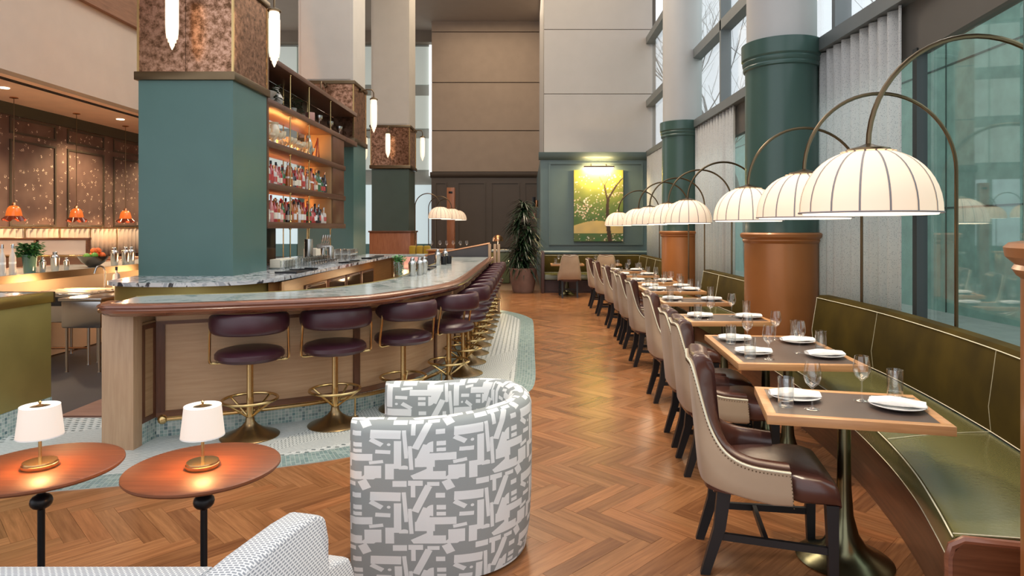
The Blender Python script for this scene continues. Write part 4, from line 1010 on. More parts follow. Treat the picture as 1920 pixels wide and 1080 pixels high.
# ================================================================ DINING ROW ALONG THE WINDOWS
# ---- banquette
st_ = [((1.58, 2.42), (2.24, 2.26)), ((1.69, 2.70), (2.40, 2.72)), ((1.83, 3.10), (2.50, 3.25)), ((1.96, 3.60), (2.60, 3.72)), ((2.08, 4.25), (2.71, 4.40)), ((2.16, 5.10), (2.79, 5.15)), ((2.20, 5.90), (2.81, 5.90)), ((2.2, 6.8), (2.8, 6.8))]
fs = spline([a for a, b in st_], 6); bs_ = spline([b for a, b in st_], 6)
def bpts(y0, y1):
    return [(f, b) for f, b in zip(fs, bs_) if y0-.08 <= (f[1]+b[1])/2 <= y1+.08]
def seatloft(pairs, z0, z1, off=0):
    secs = []
    for (fx, fy), (bx_, by) in pairs:
        P = []
        for t, z in ((off, z0), (off, z1-.03), (off+.015, z1-.008), (.08, z1), (.5, z1+.012), (.95, z1), (1, z1-.01), (1, z0)): P.append((fx+(bx_-fx)*t, fy+(by-fy)*t, z))
        secs.append(P)
    return MB().loft(secs)
bq = thing('window_banquette', 'long curved olive leather banquette with wooden base beside the nearest tables', 'bench', (2.3, 4.5, 0))
allp = list(zip(fs, bs_))
wpart(seatloft(allp, .0, .33, .05), 'wooden_base', walnut, bq)
cutsY = [(2.2, 3.55), (3.6, 5.2), (5.25, 6.75)]
def seat_fix(pairs):
    return [((fx, fy), ((2.40, by) if by > 6.5 else (bx_, by))) for (fx, fy), (bx_, by) in pairs]
def piped(pts, name, root, r=.006): wpart(MB().tube(pts, r*.62, 6), name, piping, root)
for a, b in ((0, 17), (17, 32), (32, len(allp)-1)):
    seg = seat_fix(allp[a:b+1])
    q = wpart(seatloft(seg, .33, .465), 'seat_cushion', oleather, bq, 50)
    piped([(f[0]-.001, f[1], .455) for f, _ in seg], 'seat_piping', bq, .005); piped([(f[0], f[1], .335) for f, _ in seg], 'seat_piping', bq, .004)
    f, bk = seg[0]; piped([(f[0]+(bk[0]-f[0])*t, f[1]+(bk[1]-f[1])*t, .468+.008*math.sin(t*3.1)) for t in (0, .25, .5, .75, 1)], 'seat_piping', bq, .003)
def backloft(pairs, z0, z1, lean=.05, th=.11):
    secs = []
    for (fx, fy), (bx_, by) in pairs:
        d = Vector((bx_-fx, by-fy)).normalized(); P = []
        for o, z in ((0, z0), (-.015, (z0+z1)/2-.1), (lean*.7, z1-.03), (lean*.8+.02, z1), (lean*.8+th, z1), (lean*.8+th, z0)): P.append((bx_+d.x*o, by+d.y*o, z))
        secs.append(P)
    return MB().loft(secs), secs
def backs(path_pairs, root, z0=.47, z1=.95):
    mb, secs = backloft(path_pairs, z0, z1); wpart(mb, 'back_cushion', velvet, root, 50)
    piped([(s[2][0]-.004, s[2][1], s[2][2]+.004) for s in secs], 'back_piping', root, .0055)
    for s in (secs[0], secs[-1]): piped([s[0], s[1], s[2]], 'back_piping', root, .0045)
    piped([(s[0][0]-.004, s[0][1], s[0][2]) for s in secs], 'back_piping', root, .0045)
backs(allp[0:18], bq); backs(allp[17:32], bq); backs(allp[31:40], bq)
wpart(MB().loft([[(1.56, 2.42, 0), (1.56, 2.42, .40), (1.60, 2.41, .45), (2.24, 2.24, .45), (2.24, 2.24, 0)], [(1.55, 2.385, 0), (1.55, 2.385, .40), (1.59, 2.375, .45), (2.23, 2.205, .45), (2.23, 2.205, 0)]]), 'wooden_end', walnut, bq)
wpart(MB().tube([(1.555, 2.40, 0), (1.555, 2.40, .39), (1.565, 2.40, .43), (1.60, 2.39, .455), (2.24, 2.225, .455)], .018, 8), 'end_rim', mahog, bq)
b2 = thing('window_banquette', 'farther straight olive banquette along the windows behind the green columns', 'bench', (2.4, 11, 0))
pr2 = lambda a, b: [((2.2, a+(b-a)*k/6), (2.77, a+(b-a)*k/6)) for k in range(7)]
for a, b in ((7.85, 10.35), (10.4, 12.1), (13.2, 16.2)):
    wpart(seatloft(pr2(a, b), .0, .33, .05), 'wooden_base', walnut, b2); wpart(seatloft(pr2(a, b), .33, .465), 'seat_cushion', oleather, b2, 50)
    piped([(2.2, a, .46), (2.2, b, .46)], 'seat_piping', b2, .005)
for a, b in ((8.2, 9.55), (9.56, 10.4), (13.3, 14.3), (14.31, 15.3), (15.31, 16.3)): backs(pr2(a, b), b2)
# end wall booth
b3 = thing('corner_booth', 'dark olive booth bench along the green end wall under the painting', 'bench', (1.5, 16.6, 0))
pr3 = lambda a, b: [((a+(b-a)*k/4, 16.2), (a+(b-a)*k/4, 16.9)) for k in range(5)]
wpart(bx((.42, 16.28, 0), (2.9, 17.2, .31)), 'wooden_base', mat('plum_brown_base', (.09, .05, .045), .4), b3)
wpart(bx((.33, 16.1, 0), (.41, 17.22, 1.02), .01), 'end_panel', MATS['plum_brown_base'], b3)
for a, b in ((.42, 1.3), (1.31, 2.19), (2.2, 2.9)):
    wpart(seatloft(pr3(a, b), .33, .465), 'seat_cushion', oleather, b3, 50); backs(pr3(a, b), b3, .47, .93)
    wpart(mould(MB(), 'y', 16.28, a+.05, b-.05, .04, .28, .025, .015, -1), 'base_moulding', MATS['plum_brown_base'], b3, 0)

# ---- dining chair
def make_chair():
    t = thing('dining_chair', 'x', 'chair')
    half = [(.08, .270, .528), (.0, .274, .535), (-.08, .274, .545), (-.15, .265, .568), (-.205, .25, .615), (-.245, .232, .70), (-.27, .215, .82), (-.286, .198, .915), (-.297, .178, .972), (-.304, .14, .985), (-.308, .07, .98), (-.31, 0, .972)]
    full = [(x, -y, h) for x, y, h in half]+[(x, y, h) for x, y, h in half[-2::-1]]
    P = spline(full, 3); N_ = offs_normals([(x, y) for x, y, h in P])
    lean = lambda z: -.055*max(0, z-.42)/.58
    def zb(x): return .375+.05*min(1, max(0, (-x)/.3))
    tk = lambda x: 1+.35*min(1, max(0, (-x-.1)/.15))
    def sec(i, prof, th_top=None):
        x, y, h = P[i]; (_, (nx, ny)) = N_[i]; out = []
        for o, z in prof(x, h): out.append((x+nx*o+lean(z), y+ny*o, z))
        return out
    po = lambda x, h: [(.01, zb(x)), (0, zb(x)+.01), (0, zb(x)+(h-zb(x))*.35), (0, zb(x)+(h-zb(x))*.7), (0, h-.008), (.003, h), (.016, h), (.018, zb(x))]
    pi_ = lambda x, h: [(.016, .40), (.014, h-.0), (.010, h+.012), (.024, h+.026), (.050*tk(x), h+.026), (.072*tk(x), h+.008), (.080*tk(x), h-.03), (.080*tk(x), .40)]
    MB().loft([sec(i, po) for i in range(len(P))]).build('suede_shell', suede, t, 50)
    MB().loft([sec(i, pi_) for i in range(len(P))]).build('leather_backrest', brownl, t, 50)
    edge = [(x+N_[i][1][0]*-.002+lean(h), y+N_[i][1][1]*-.002, h-.004) for i, (x, y, h) in enumerate(P)]
    MB().tube(edge, .0045, 5).build('edge_piping', piping, t)
    nails = MB(); dense = resample([(.082, -.272, .385)]+edge+[(.082, .272, .385)], .016)
    for (x, y, z) in dense:
        v = Vector((x+.1, y, 0)).normalized() if x < .07 else Vector((0, 1 if y > 0 else -1, 0)); px, py = x+v.x*.002, y+v.y*.002
        r = .0038; nails.add([(px-r, py, z-.014), (px+r, py, z-.014), (px, py, z-.014-r), (px, py, z-.014+r), (px+v.x*r, py+v.y*r, z-.014)], [(0, 2, 4), (2, 1, 4), (1, 3, 4), (3, 0, 4)])
    no = nails.build('nail_trim', bronze, t, 0); no['kind'] = 'stuff'
    s = MB(); secs = []
    for x, w, zt in ((-.25, .19, .47), (-.2, .205, .492), (-.05, .215, .51), (.08, .225, .515), (.12, .262, .512), (.2, .262, .508), (.255, .258, .492), (.278, .25, .46), (.285, .245, .40), (.275, .24, .372)):
        ring = []
        for k in range(20):
            a = 2*math.pi*k/20; c, sn = math.cos(a), math.sin(a)
            yy = w*math.copysign(abs(c)**.45, c); zz = (zt+.368)/2+(zt-.368)/2*math.copysign(abs(sn)**.5, sn); ring.append((x, yy, zz))
        secs.append(ring)
    s.loft(secs); s.build('seat', brownl, t, 60)
    for sy in (-1, 1):
        MB().loft([[(x+dx*w, y*sy+dy*w, z) for dx, dy in ((-1, -1), (1, -1), (1, 1), (-1, 1))] for x, y, z, w in ((.25, .21, .38, .026), (.258, .215, .0, .018))]).build('leg', blackw, t)
        MB().loft([[(x+dx*w*1.2, y*sy+dy*w, z) for dx, dy in ((-1, -1), (1, -1), (1, 1), (-1, 1))] for x, y, z, w in ((-.2, .17, .43, .026), (-.225, .172, .22, .022), (-.29, .175, 0, .017))]).build('leg', blackw, t)
        MB().loft([[(x, y*sy+dy*.010, z+dz*.016) for dy, dz in ((-1, -1), (1, -1), (1, 1), (-1, 1))] for x, y, z in ((-.235, .173, .18), (.255, .213, .17))]).build('stretcher', blackw, t)
    MB().loft([[(-.02+dx*.010, y, .175+dz*.015) for dx, dz in ((-1, -1), (1, -1), (1, 1), (-1, 1))] for y in (-.19, .19)]).build('stretcher', blackw, t)
    return t
ch = make_chair()
TN = ['nearest window table', 'second window table', 'third window table', 'fourth window table', 'fifth window table', 'sixth window table', 'seventh window table', 'farthest window table']
chairs = [(1.14, 3.14, -11, 'at the nearest window table'), (1.33, 4.36, -4, 'at the near half of the long second table'), (1.37, 4.93, -3, 'at the far half of the long second table'), (1.46, 6.14, 0, 'at the third window table'),
          (1.53, 7.72, 0, 'at the fourth window table'), (1.57, 8.85, 0, 'at the near half of the fifth window table'), (1.58, 9.5, 0, 'at the far half of the fifth window table'), (1.58, 10.65, 0, 'at the sixth window table'), (1.57, 12.1, 0, 'at the seventh window table'), (1.55, 13.3, 0, 'at the last window table before the end wall'),
          (.97, 15.35, 90, 'at the left end wall table, back to the camera'), (1.8, 15.35, 90, 'at the right end wall table')]
for i, (x, y, a, w) in enumerate(chairs):
    lab = 'beige and brown dining chair '+w; g = 'beige backed dining chairs'
    if i == 0: ch.location = (x, y, 0); ch.rotation_euler.z = R(a); ch['label'] = lab; ch['group'] = g
    else: dup(ch, (x, y, 0), R(a), lab, g)

# ---- tables
def make_table(w, d_, n_base=1):
    t = thing('dining_table', 'x', 'table'); a, b = w/2, d_/2; e = .045
    for p, q in (((-a, -b), (a, -b+e)), ((-a, b-e), (a, b)), ((-a, -b+e), (-a+e, b-e)), ((a-e, -b+e), (a, b-e))): bx((*p, .708), (*q, .75), .002).build('edge_strip', oakt, t)
    bx((-a+e, -b+e, .715), (a-e, b-e, .748)).build('leather_inlay', leathert, t, 0)
    for k in range(n_base):
        y = 0 if n_base == 1 else (-.26+.52*k)
        MB().lathe([(.215, 0), (.22, .006), (.2, .02), (.15, .04), (.10, .075), (.065, .13), (.042, .22), (.033, .35), (.030, .5), (.030, .69), (.07, .70), (.07, .71)], 32, (0, y, 0)).build('pedestal', mat('olive_bronze', (.20, .19, .11), .25, 1, var=.08), t)
    return t
tabs = [(1.53, 3.15, -13.5, .77, .56, 1), (1.765, 4.63, -4.5, .79, 1.12, 2), (1.875, 6.22, 0, .79, .56, 1), (1.95, 7.75, 0, .78, .56, 1), (2.02, 9.3, 0, .8, 1.0, 2), (2.0, 10.6, 0, .8, .56, 1), (1.98, 12.05, 0, .8, .56, 1), (1.98, 13.3, 0, .8, .56, 1)]
protoT = {}
for i, (x, y, a, w, d_, nb) in enumerate(tabs):
    k = (w, d_); lab = 'oak edged table with dark inlay, the %s' % TN[i]; g = 'oak edged window tables'
    if k not in protoT: t = make_table(w, d_, nb); protoT[k] = t; t.location = (x, y, 0); t.rotation_euler.z = R(a); t['label'] = lab; t['group'] = g
    else: dup(protoT[k], (x, y, 0), R(a), lab, g)
plateP = tag(MB().lathe([(0, 0), (.065, 0), (.075, .004), (.118, .016), (.125, .020), (.124, .022), (.112, .018), (.07, .008), (0, .007)], 32).build('dinner_plate', whitec, None, 60), 'x', 'plate')
mb = MB(); secs = []
for k in range(11):
    u = k/10*2-1; w = .052*(1-.08*abs(u)); h = .0115+.003*math.cos(u*2); z = .031-.006*u*u
    secs.append([(u*.118, w*math.copysign(abs(math.cos(a))**.6, math.cos(a)), z+h*math.copysign(abs(math.sin(a))**.7, math.sin(a))+(.003*math.sin(3*a+u*4))) for a in [2*math.pi*j/14 for j in range(14)]])
mb.loft(secs); napP = tag(mb.build('folded_napkin', linen, None, 60), 'x', 'napkin')
# a second fold lying on the roll
wineP = tag(MB().lathe(WINE, 24).build('wine_glass', gl_clear, None, 60), 'x', 'glass')
tumP = tag(MB().lathe(TUMB, 24).build('water_tumbler', gl_thick, None, 60), 'x', 'glass')
knP = tag(MB().box((-.1, -.006, 0), (.0, .006, .003), .001).box((0, -.008, 0), (.09, .006, .002)).build('table_knife', steel, None, 60), 'x', 'knife')
def setting(tx, ty, ta, side, b, tn, pos):
    """side -1 chair side, +1 bench side; b offset along the table depth"""
    c, s = math.cos(R(ta)), math.sin(R(ta))
    def at(u, v, z): return (tx+c*u-s*v, ty+s*u+c*v, z)
    who = ('chair side' if side < 0 else 'bench side')+pos; rz = R(ta)
    u0 = -.215 if side < 0 else .23; v0 = b+(.06 if side < 0 else -.01)
    j = lambda q: random.uniform(-q, q)
    pz = rz+j(.15)
    put(plateP, at(u0, v0, .7505), 'white side plate on the %s of the %s' % (who, tn), 'white plates on the window tables', pz)
    put(napP, at(u0, v0, .7505+.0), 'folded white napkin, plate on the %s of the %s' % (who, tn), 'white napkins on the window tables', pz+R(-8))
    put(tumP, at(-.28 if side < 0 else .28, b+(-.11 if side < 0 else .2), .7505), 'water tumbler on the %s of the %s' % (who, tn), 'water tumblers on the window tables')
    put(wineP, at(-.165 if side < 0 else .1, b+(-.125 if side < 0 else .09), .7505), 'empty wine glass on the %s of the %s' % (who, tn), 'wine glasses on the window tables')
    if side > 0: put(knP, at(u0-.0, v0+.055, .786), 'steel knife across the plate, %s of the %s' % (who, tn), 'knives on the window tables', pz+.1)
for i, (x, y, a, w, d_, nb) in enumerate(tabs):
    for b, pos in ([(0, '')] if nb == 1 else [(-.28, ' near half'), (.26, ' far half')]):
        setting(x, y, a, -1, b, TN[i], pos); setting(x, y, a, 1, b, TN[i], pos)
# end wall tables
for i, (x, y) in enumerate(((.95, 15.85), (1.85, 15.85))):
    wh = ('left', 'right')[i]
    dup(protoT[(.8, .56)], (x, y, 0), 0, 'oak edged table at the %s of the end wall booth' % wh, 'oak tables at the end wall booth')
    for q, dx in enumerate((-.2, .2)):
        put(wineP, (x+dx, y+.05, .7505), 'wine glass on the %s end of the %s end wall table' % (('left', 'right')[q], wh), 'wine glasses on the end wall tables')
        put(tumP, (x+dx-.08, y-.1, .7505), 'tumbler on the %s end of the %s end wall table' % (('left', 'right')[q], wh), 'tumblers on the end wall tables')

# ---- arc lamps
def make_lamp(r, D=.605, zs=1.675, mirrored=1):
    t = thing('arc_floor_lamp', 'x', 'lamp'); top = zs+D*.49; sx = -mirrored; X = sx*2*r
    MB().lathe([(0, 0), (.14, 0), (.145, .008), (.14, .022), (.02, .03), (.02, .05)], 28).build('base', bronze, t)
    zc = top+.015
    arc = [(0, 0, .03), (.0, 0, .8), (0, 0, 1.4)]+[(sx*(r-r*math.cos(a)), 0, zc+r*math.sin(a)*1.02-(0)) for a in [math.pi*k/28 for k in range(29)]]
    MB().tube(arc, .0125, 8).build('arc_pole', mat('antique_bronze_pole', (.15, .105, .06), .3, 1, var=.06), t)
    R0 = D/2; n = 48
    prof = [(.085, D*.485), (.12, D*.475)]
    for k in range(1, 13):
        a = math.pi/2*(1-k/12)+.0; prof.append((R0*math.cos(a*.92) if k < 12 else R0, D*.485*math.sin(a)**.93))
    prof = sorted(set(prof), key=lambda q: -q[1])
    MB().lathe(prof, n, (X, 0, zs)).build('silk_dome', dome, t, 80)
    MB().lathe([(.002, D*.485+.036), (.04, D*.485+.02), (.095, D*.485+.006), (.1, D*.485-.003)], 24, (X, 0, zs)).build('top_cap', MATS['antique_bronze_pole'], t)
    MB().tube([(X+R0*math.cos(a), R0*math.sin(a), zs) for a in [2*math.pi*k/48 for k in range(48)]], .0045, 6, closed=True).build('bottom_ring', ribm, t)
    MB().lathe([(0, -.010), (R0-.02, -.010), (R0-.012, .004), (0, .006)], 40, (X, 0, zs)).build('diffuser', domeg, t)
    rp = [(q[0]+.0015, q[1]) for q in prof]; rb_ = None
    for k in range(16):
        a = 2*math.pi*(k+.5)/16
        if rb_ is None:
            V = []; F = []; w = .0042
            for (rr, z) in rp: V += [(rr, -w, z), (rr, w, z)]
            F = [(2*q, 2*q+1, 2*q+3, 2*q+2) for q in range(len(rp)-1)]
            o = MB().add(V, F).build('rib', ribm, t, 0); rb_ = o
        else: o = link('rib', rb_.data, t)
        o.location = (X, 0, zs); o.rotation_euler.z = a
    return t
LN = ['nearest, pole cut off by the picture edge', 'second from the camera', 'third from the camera', 'fourth from the camera', 'fifth from the camera', 'sixth from the camera', 'seventh from the camera', 'farthest, by the painting']
lp = [(2.62, 3.06, .51), (2.87, 4.36, .51), (3.0, 5.85, .51), (2.97, 8.35, .46), (2.96, 9.45, .46), (2.97, 10.95, .46), (2.95, 11.95, .46), (2.95, 14.6, .46)]
L1 = make_lamp(.51); L2 = make_lamp(.46)
for i, (x, y, r) in enumerate(lp):
    lab = 'arc floor lamp with ribbed glowing dome, '+LN[i]; g = 'arc floor lamps along the windows'; P_ = L1 if r == .51 else L2
    if i in (0, 3): P_.location = (x, y, 0); P_['label'] = lab; P_['group'] = g
    else: dup(P_, (x, y, 0), 0, lab, g)
    area('arc_lamp_light', (x-2*r, y, 1.66), .5, 5.5, (1, .76, .5), (0, 0, 0))
L3 = make_lamp(.34, .64, 1.885, -1)
for i, (x, y) in enumerate(((-3.07, 17.7), (-2.95, 19.3), (-2.98, 21.0))):
    lab = '%s of the three glowing arc lamps beyond the bar at the left' % ('nearest', 'middle', 'farthest')[i]; g = 'arc lamps beyond the bar'
    if i == 0: L3.location = (x, y, 0); L3['label'] = lab; L3['group'] = g
    else: dup(L3, (x, y, 0), 0, lab, g)

# ================================================================ LOUNGE IN THE FOREGROUND
def side_table(loc, label):
    t = thing('side_table', label, 'table', loc, 0, 'round cherry side tables')
    MB().lathe([(0, .600), (.26, .600), (.29, .606), (.297, .614), (.296, .622), (.288, .626), (0, .626)], 64).build('tabletop', cherryt, t)
    MB().lathe([(.19, 0), (.19, .012), (.02, .02), (.0135, .03), (.0135, .445), (.018, .449), (.030, .455), (.038, .465), (.041, .478), (.038, .491), (.030, .501), (.018, .507), (.0135, .512), (.0135, .575), (.045, .585), (.045, .60)], 32).build('pedestal', blackm, t)
    return t
A = side_table((-2.005, 2.68, 0), 'round cherry side table at the left picture edge'); side_table((-1.335, 2.68, 0), 'round cherry side table right of the other, in front of the bar end')
def table_lamp(loc, label):
    t = thing('table_lamp', label, 'lamp', loc, R(20), 'small brass table lamps')
    MB().lathe([(.062, 0), (.064, .003), (.064, .016), (.061, .018), (.061, .022), (.06, .026), (.02, .027), (0, .027)], 36).build('base', brass, t)
    MB().lathe([(.0065, .026), (.0065, .235)], 12).build('stem', brass, t)
    MB().lathe([(.083, .128), (.070, .252)], 48, cap=False).build('linen_shade', wshade, t)
    MB().lathe([(.0837, .127), (.0835, .132)], 40, cap=False).build('shade_trim', mat('shade_trim', (.8, .78, .75), .7), t)
    MB().lathe([(.070, .249), (.0705, .253), (.040, .253), (.038, .249)], 40, cap=False).build('shade_top', mat('shade_top_white', (.85, .83, .8), .7, emit=.35, ecol=(1, .85, .7)), t)
    MB().lathe([(0, .246), (.036, .246), (.036, .249), (.012, .252), (.012, .255), (0, .256)], 24).build('cap_plate', brassd, t)
    MB().lathe([(.004, .255), (.004, .262), (.007, .267), (0, .273)], 12).build('finial', brass, t)
    point('table_lamp_light', (loc[0], loc[1], loc[2]+.15), 7, (1, .46, .17), .02); return t
table_lamp((-1.995, 2.66, .626), 'small brass lamp with white shade on the left side table'); table_lamp((-1.33, 2.66, .626), 'small brass lamp with white shade on the right side table')
# tub chair
tc = thing('tub_armchair', 'tub armchair in grey and white geometric cloth seen from behind', 'chair', (-.39, 3.32, 0))
core = [(-.41, -.42), (-.2, -.42), (-.02, -.42)]+[(-.0+.41*math.sin(a), -.42*math.cos(a)) for a in [math.pi*k/24 for k in range(1, 24)]]+[(-.02, .42), (-.2, .42), (-.41, .42)]
core = resample(spline(core, 3), .03); NN = offs_normals(core)
dc = [0]
for a, b in zip(core, core[1:]): dc.append(dc[-1]+math.dist(a, b))
def tubprof(zt): return [(-.03, .015), (-.012, .12), (-.002, .3), (0, .5), (-.002, zt-.05), (-.012, zt-.018), (-.035, zt), (-.075, zt+.004), (-.105, zt-.01), (-.125, zt-.045), (-.13, zt-.12), (-.125, .30)]
secs = []; UVu = []
for i, ((x, y), (nx, ny)) in enumerate(NN):
    zt = .735+.035*max(0, min(1, (x+.1)/.4)); e = min(dc[i], dc[-1]-dc[i]); sh_ = 1 if e > .04 else (.6+.4*math.sqrt(e/.04))
    pr = tubprof(zt); secs.append([(x+nx*(-.065+(o+.065)*sh_), y+ny*(-.065+(o+.065)*sh_), z) for o, z in pr])
tb = MB().loft(secs).build('upholstered_shell', jacq, tc, 60); m_ = len(secs[0]); acc = [.05]
for (o1, z1), (o2, z2) in zip(tubprof(.75), tubprof(.75)[1:]): acc.append(acc[-1]+math.hypot(o1-o2, z1-z2))
for p in tb.data.polygons:
    if p.index >= (len(secs)-1)*m_: continue
    j0 = p.index % m_
    for q, li in enumerate(p.loop_indices):
        vi = tb.data.loops[li].vertex_index; i_, j_ = divmod(vi, m_); tb.data.uv_layers[0].data[li].uv = (dc[i_]+.11, acc[j_]+(acc[-1]+.3 if (j0 == m_-1 and j_ == 0) else 0)+.06)
sc_ = MB(); sc_.box((-.44, -.29, .2), (.2, .29, .42), .05); sc_.build('seat_cushion', jacq, tc, 60)
MB().lathe([(.0, .0), (.25, 0), (.25, .05), (0, .06)], 24).build('plinth', blackw, tc)
# light woven sofa, back to camera
so = thing('woven_lounge_seat', 'pale woven lounge seat along the bottom left edge, its back to the camera', 'sofa', (-1.5, 1.9, 0))
def wloft(secs, name, mtl=weave): return wpart(MB().loft(secs), name, mtl, so, 60)
bk = []
for k in range(14):
    x = -2.75+k*(1.87/13); bk.append([(x, 1.62, .08), (x, 1.60, .5), (x, 1.62, .60), (x, 1.66, .655), (x, 1.74, .67), (x, 1.81, .66), (x, 1.86, .61), (x, 1.88, .3), (x, 1.88, .08)])
wloft(bk, 'back_cushion')
prof = [(1.62, .08), (1.60, .45), (1.62, .59), (1.70, .66), (1.85, .672), (2.05, .675), (2.15, .668), (2.205, .64), (2.225, .57), (2.225, .50), (2.235, .455), (2.30, .445), (2.37, .42), (2.40, .36), (2.40, .08)]
rt = lambda x, y: ((x+.86)*math.cos(R(-14))-(y-1.7)*math.sin(R(-14))-.86, (x+.86)*math.sin(R(-14))+(y-1.7)*math.cos(R(-14))+1.7)
arms = []
for dx, ins in ((-.005, .02), (.005, .006), (.02, 0), (.075, 0), (.095, .006), (.105, .02)):
    ring = []
    for (y, z) in prof:
        yy = 1.95+(y-1.95)*(1-ins); zz = .08+(z-.08)*(1-ins*1.2); x, y2 = rt(-.90+dx, yy); ring.append((x, y2, zz))
    arms.append(ring)
wloft(arms, 'right_arm')
wloft([[(x, 1.86, .1), (x, 1.86, .38), (x, 2.28, .40), (x, 2.34, .36), (x, 2.34, .1)] for x in (-2.7, -2.2, -1.7, -1.2, -.93)], 'seat_cushion')
for x in (-2.6, -.95): wpart(MB().lathe([(.015, 0), (.022, .1)], 10, (x, 1.75, 0)), 'foot', blackw, so)

# ================================================================ PAINTING, PLANT, FAR THINGS
pt = thing('tree_painting', 'large unframed painting of a blossoming tree on the green end wall', 'painting', (1.86, 17.2, 1.27))
nx_, nz_ = 96, 138; w_, h_ = 1.3, 1.88; rp_ = random.Random(21)
V = [(-w_/2+w_*i/nx_, -.03, h_*j/nz_) for j in range(nz_+1) for i in range(nx_+1)]
F = [(j*(nx_+1)+i, j*(nx_+1)+i+1, (j+1)*(nx_+1)+i+1, (j+1)*(nx_+1)+i) for j in range(nz_) for i in range(nx_)]
cv = MB().add(V, F).build('painted_face', canvas, pt, 0)
bl = [(rp_.random(), rp_.uniform(.3, .95), rp_.uniform(.006, .016)) for _ in range(150)]+[(rp_.gauss(.18, .12), rp_.gauss(.47, .07), rp_.uniform(.009, .02)) for _ in range(50)]+[(rp_.random(), rp_.uniform(0, .1), rp_.uniform(.006, .015)) for _ in range(40)]+[(rp_.gauss(.84, .07), rp_.gauss(.66, .02), .014) for _ in range(16)]
strokes = [((.735, 0), (.69, .25), .042), ((.69, .25), (.68, .5), .034), ((.68, .5), (.70, .60), .028), ((.68, .58), (.62, .78), .016), ((.62, .78), (.52, .90), .009), ((.62, .78), (.72, .9), .008), ((.70, .60), (.86, .78), .018), ((.86, .78), (.98, .88), .012), ((.1, .57), (.28, .49), .005), ((.28, .49), (.42, .47), .004)]
def segd(p, a, b):
    ax, ay = a; bx2, by = b; t = max(0, min(1, ((p[0]-ax)*(bx2-ax)+(p[1]-ay)*1.9*(by-ay)*1.9)/((bx2-ax)**2+((by-ay)*1.9)**2))); return math.hypot(p[0]-ax-(bx2-ax)*t, (p[1]-ay-(by-ay)*t)*1.45)
def paint(u, v):
    n = math.sin(u*23+v*11)*.5+math.sin(v*37-u*17)*.5
    if v < .11: c = (.07+.03*n, .13, .045)
    elif v < .22+.07*math.sin(min(1, u*1.1)*3.1): c = (.55+.05*n, .40+.03*n, .16)
    else:
        k = (v-.2)/.8; c = (.07+.30*k**1.6+.02*n, .13+.22*k**1.3+.02*n, .04+.02*k)
    for (bu, bv, r) in bl:
        if abs(u-bu) < r and abs(v-bv) < r and (u-bu)**2+((v-bv)*1.45)**2 < r*r*.8: c = (.72, .52, .38) if (int(bu*997) % 3) else (.8, .74, .66); break
    for a, b, w in strokes:
        if segd((u, v), a, b) < w: return (.05, .028, .018)
    return c
ca = cv.data.color_attributes.new('paint', 'FLOAT_COLOR', 'POINT')
for k, (x, y, z) in enumerate(V):
    c = paint(x/w_+.5, z/h_); ca.data[k].color = (*c, 1)
bx((-w_/2, -.03, 0), (w_/2, .04, h_), 0).build('canvas_box', mat('canvas_edge', (.12, .13, .06), .7), pt, 0).location = (0, .001, 0)
t = thing('picture_light', 'slim brass picture light above the tree painting', 'lamp', (1.86, 17.22, 3.2))
MB().tube([(-.4, -.2, .03), (.4, -.2, .03)], .022, 10).build('light_bar', bronze, t)
for x in (-.2, .2): MB().tube([(x, 0, .08), (x, -.1, .1), (x, -.2, .04)], .01, 8).build('bracket', bronze, t)
bx((-.38, -.21, .005), (.38, -.19, .012)).build('lit_tube', down, t)
l = area('picture_light_beam', (1.86, 17.0, 3.19), .75, 48, (1, .70, .32), (28, 0, 0), .04); area('picture_light_up', (1.86, 17.06, 3.24), .7, 12, (1, .65, .3), (160, 0, 0), .04)
# plant
t = thing('potted_dracaena', 'tall dark green strap leaved plant in a broad stone pot beside the green wall', 'plant', (-.12, 16.4, 0))
MB().lathe([(0, 0), (.24, 0), (.27, .05), (.35, .58), (.36, .62), (.33, .62), (.31, .56), (0, .54)], 28).build('stone_pot', potm, t)
rq = random.Random(8); stems = MB(); fol = MB()
for hx, hy, hz, nn in ((0, 0, 2.15, 70), (-.12, .1, 1.75, 55), (.12, -.05, 1.6, 60), (-.05, -.12, 1.25, 60), (.15, .08, 1.15, 50), (-.15, -.02, .95, 55), (.05, -.1, .8, 40)):
    stems.tube([(hx*.3, hy*.3, .5), (hx*.7, hy*.7, (.5+hz)/2), (hx, hy, hz)], .022, 6)
    for k in range(nn*2):
        a = rq.uniform(0, 6.283); el = rq.uniform(-.2, 1.35); ln = rq.uniform(.32, .52); w = rq.uniform(.016, .026); dh = Vector((math.cos(a), math.sin(a), 0)); sd = Vector((-math.sin(a), math.cos(a), 0))*w
        p = Vector((hx, hy, hz+rq.uniform(-.25, .05))); V = []; 
        for q in range(6):
            f = q/5; V.append(p+dh*(ln*f*math.cos(el*(1-.3*f)))+Vector((0, 0, ln*(math.sin(el)*f-.75*f*f))))
        W4 = [.5, 1, 1, .85, .5, .05]; vv = []
        for q, pnt in enumerate(V): vv += [pnt-sd*W4[q], pnt+sd*W4[q]+Vector((0, 0, .003))]
        fol.add(vv, [(2*q, 2*q+1, 2*q+3, 2*q+2) for q in range(5)])
stems.build('stems', bark, t); fo2 = fol.build('leaves', leaf, t, 0); fo2['kind'] = 'stuff'
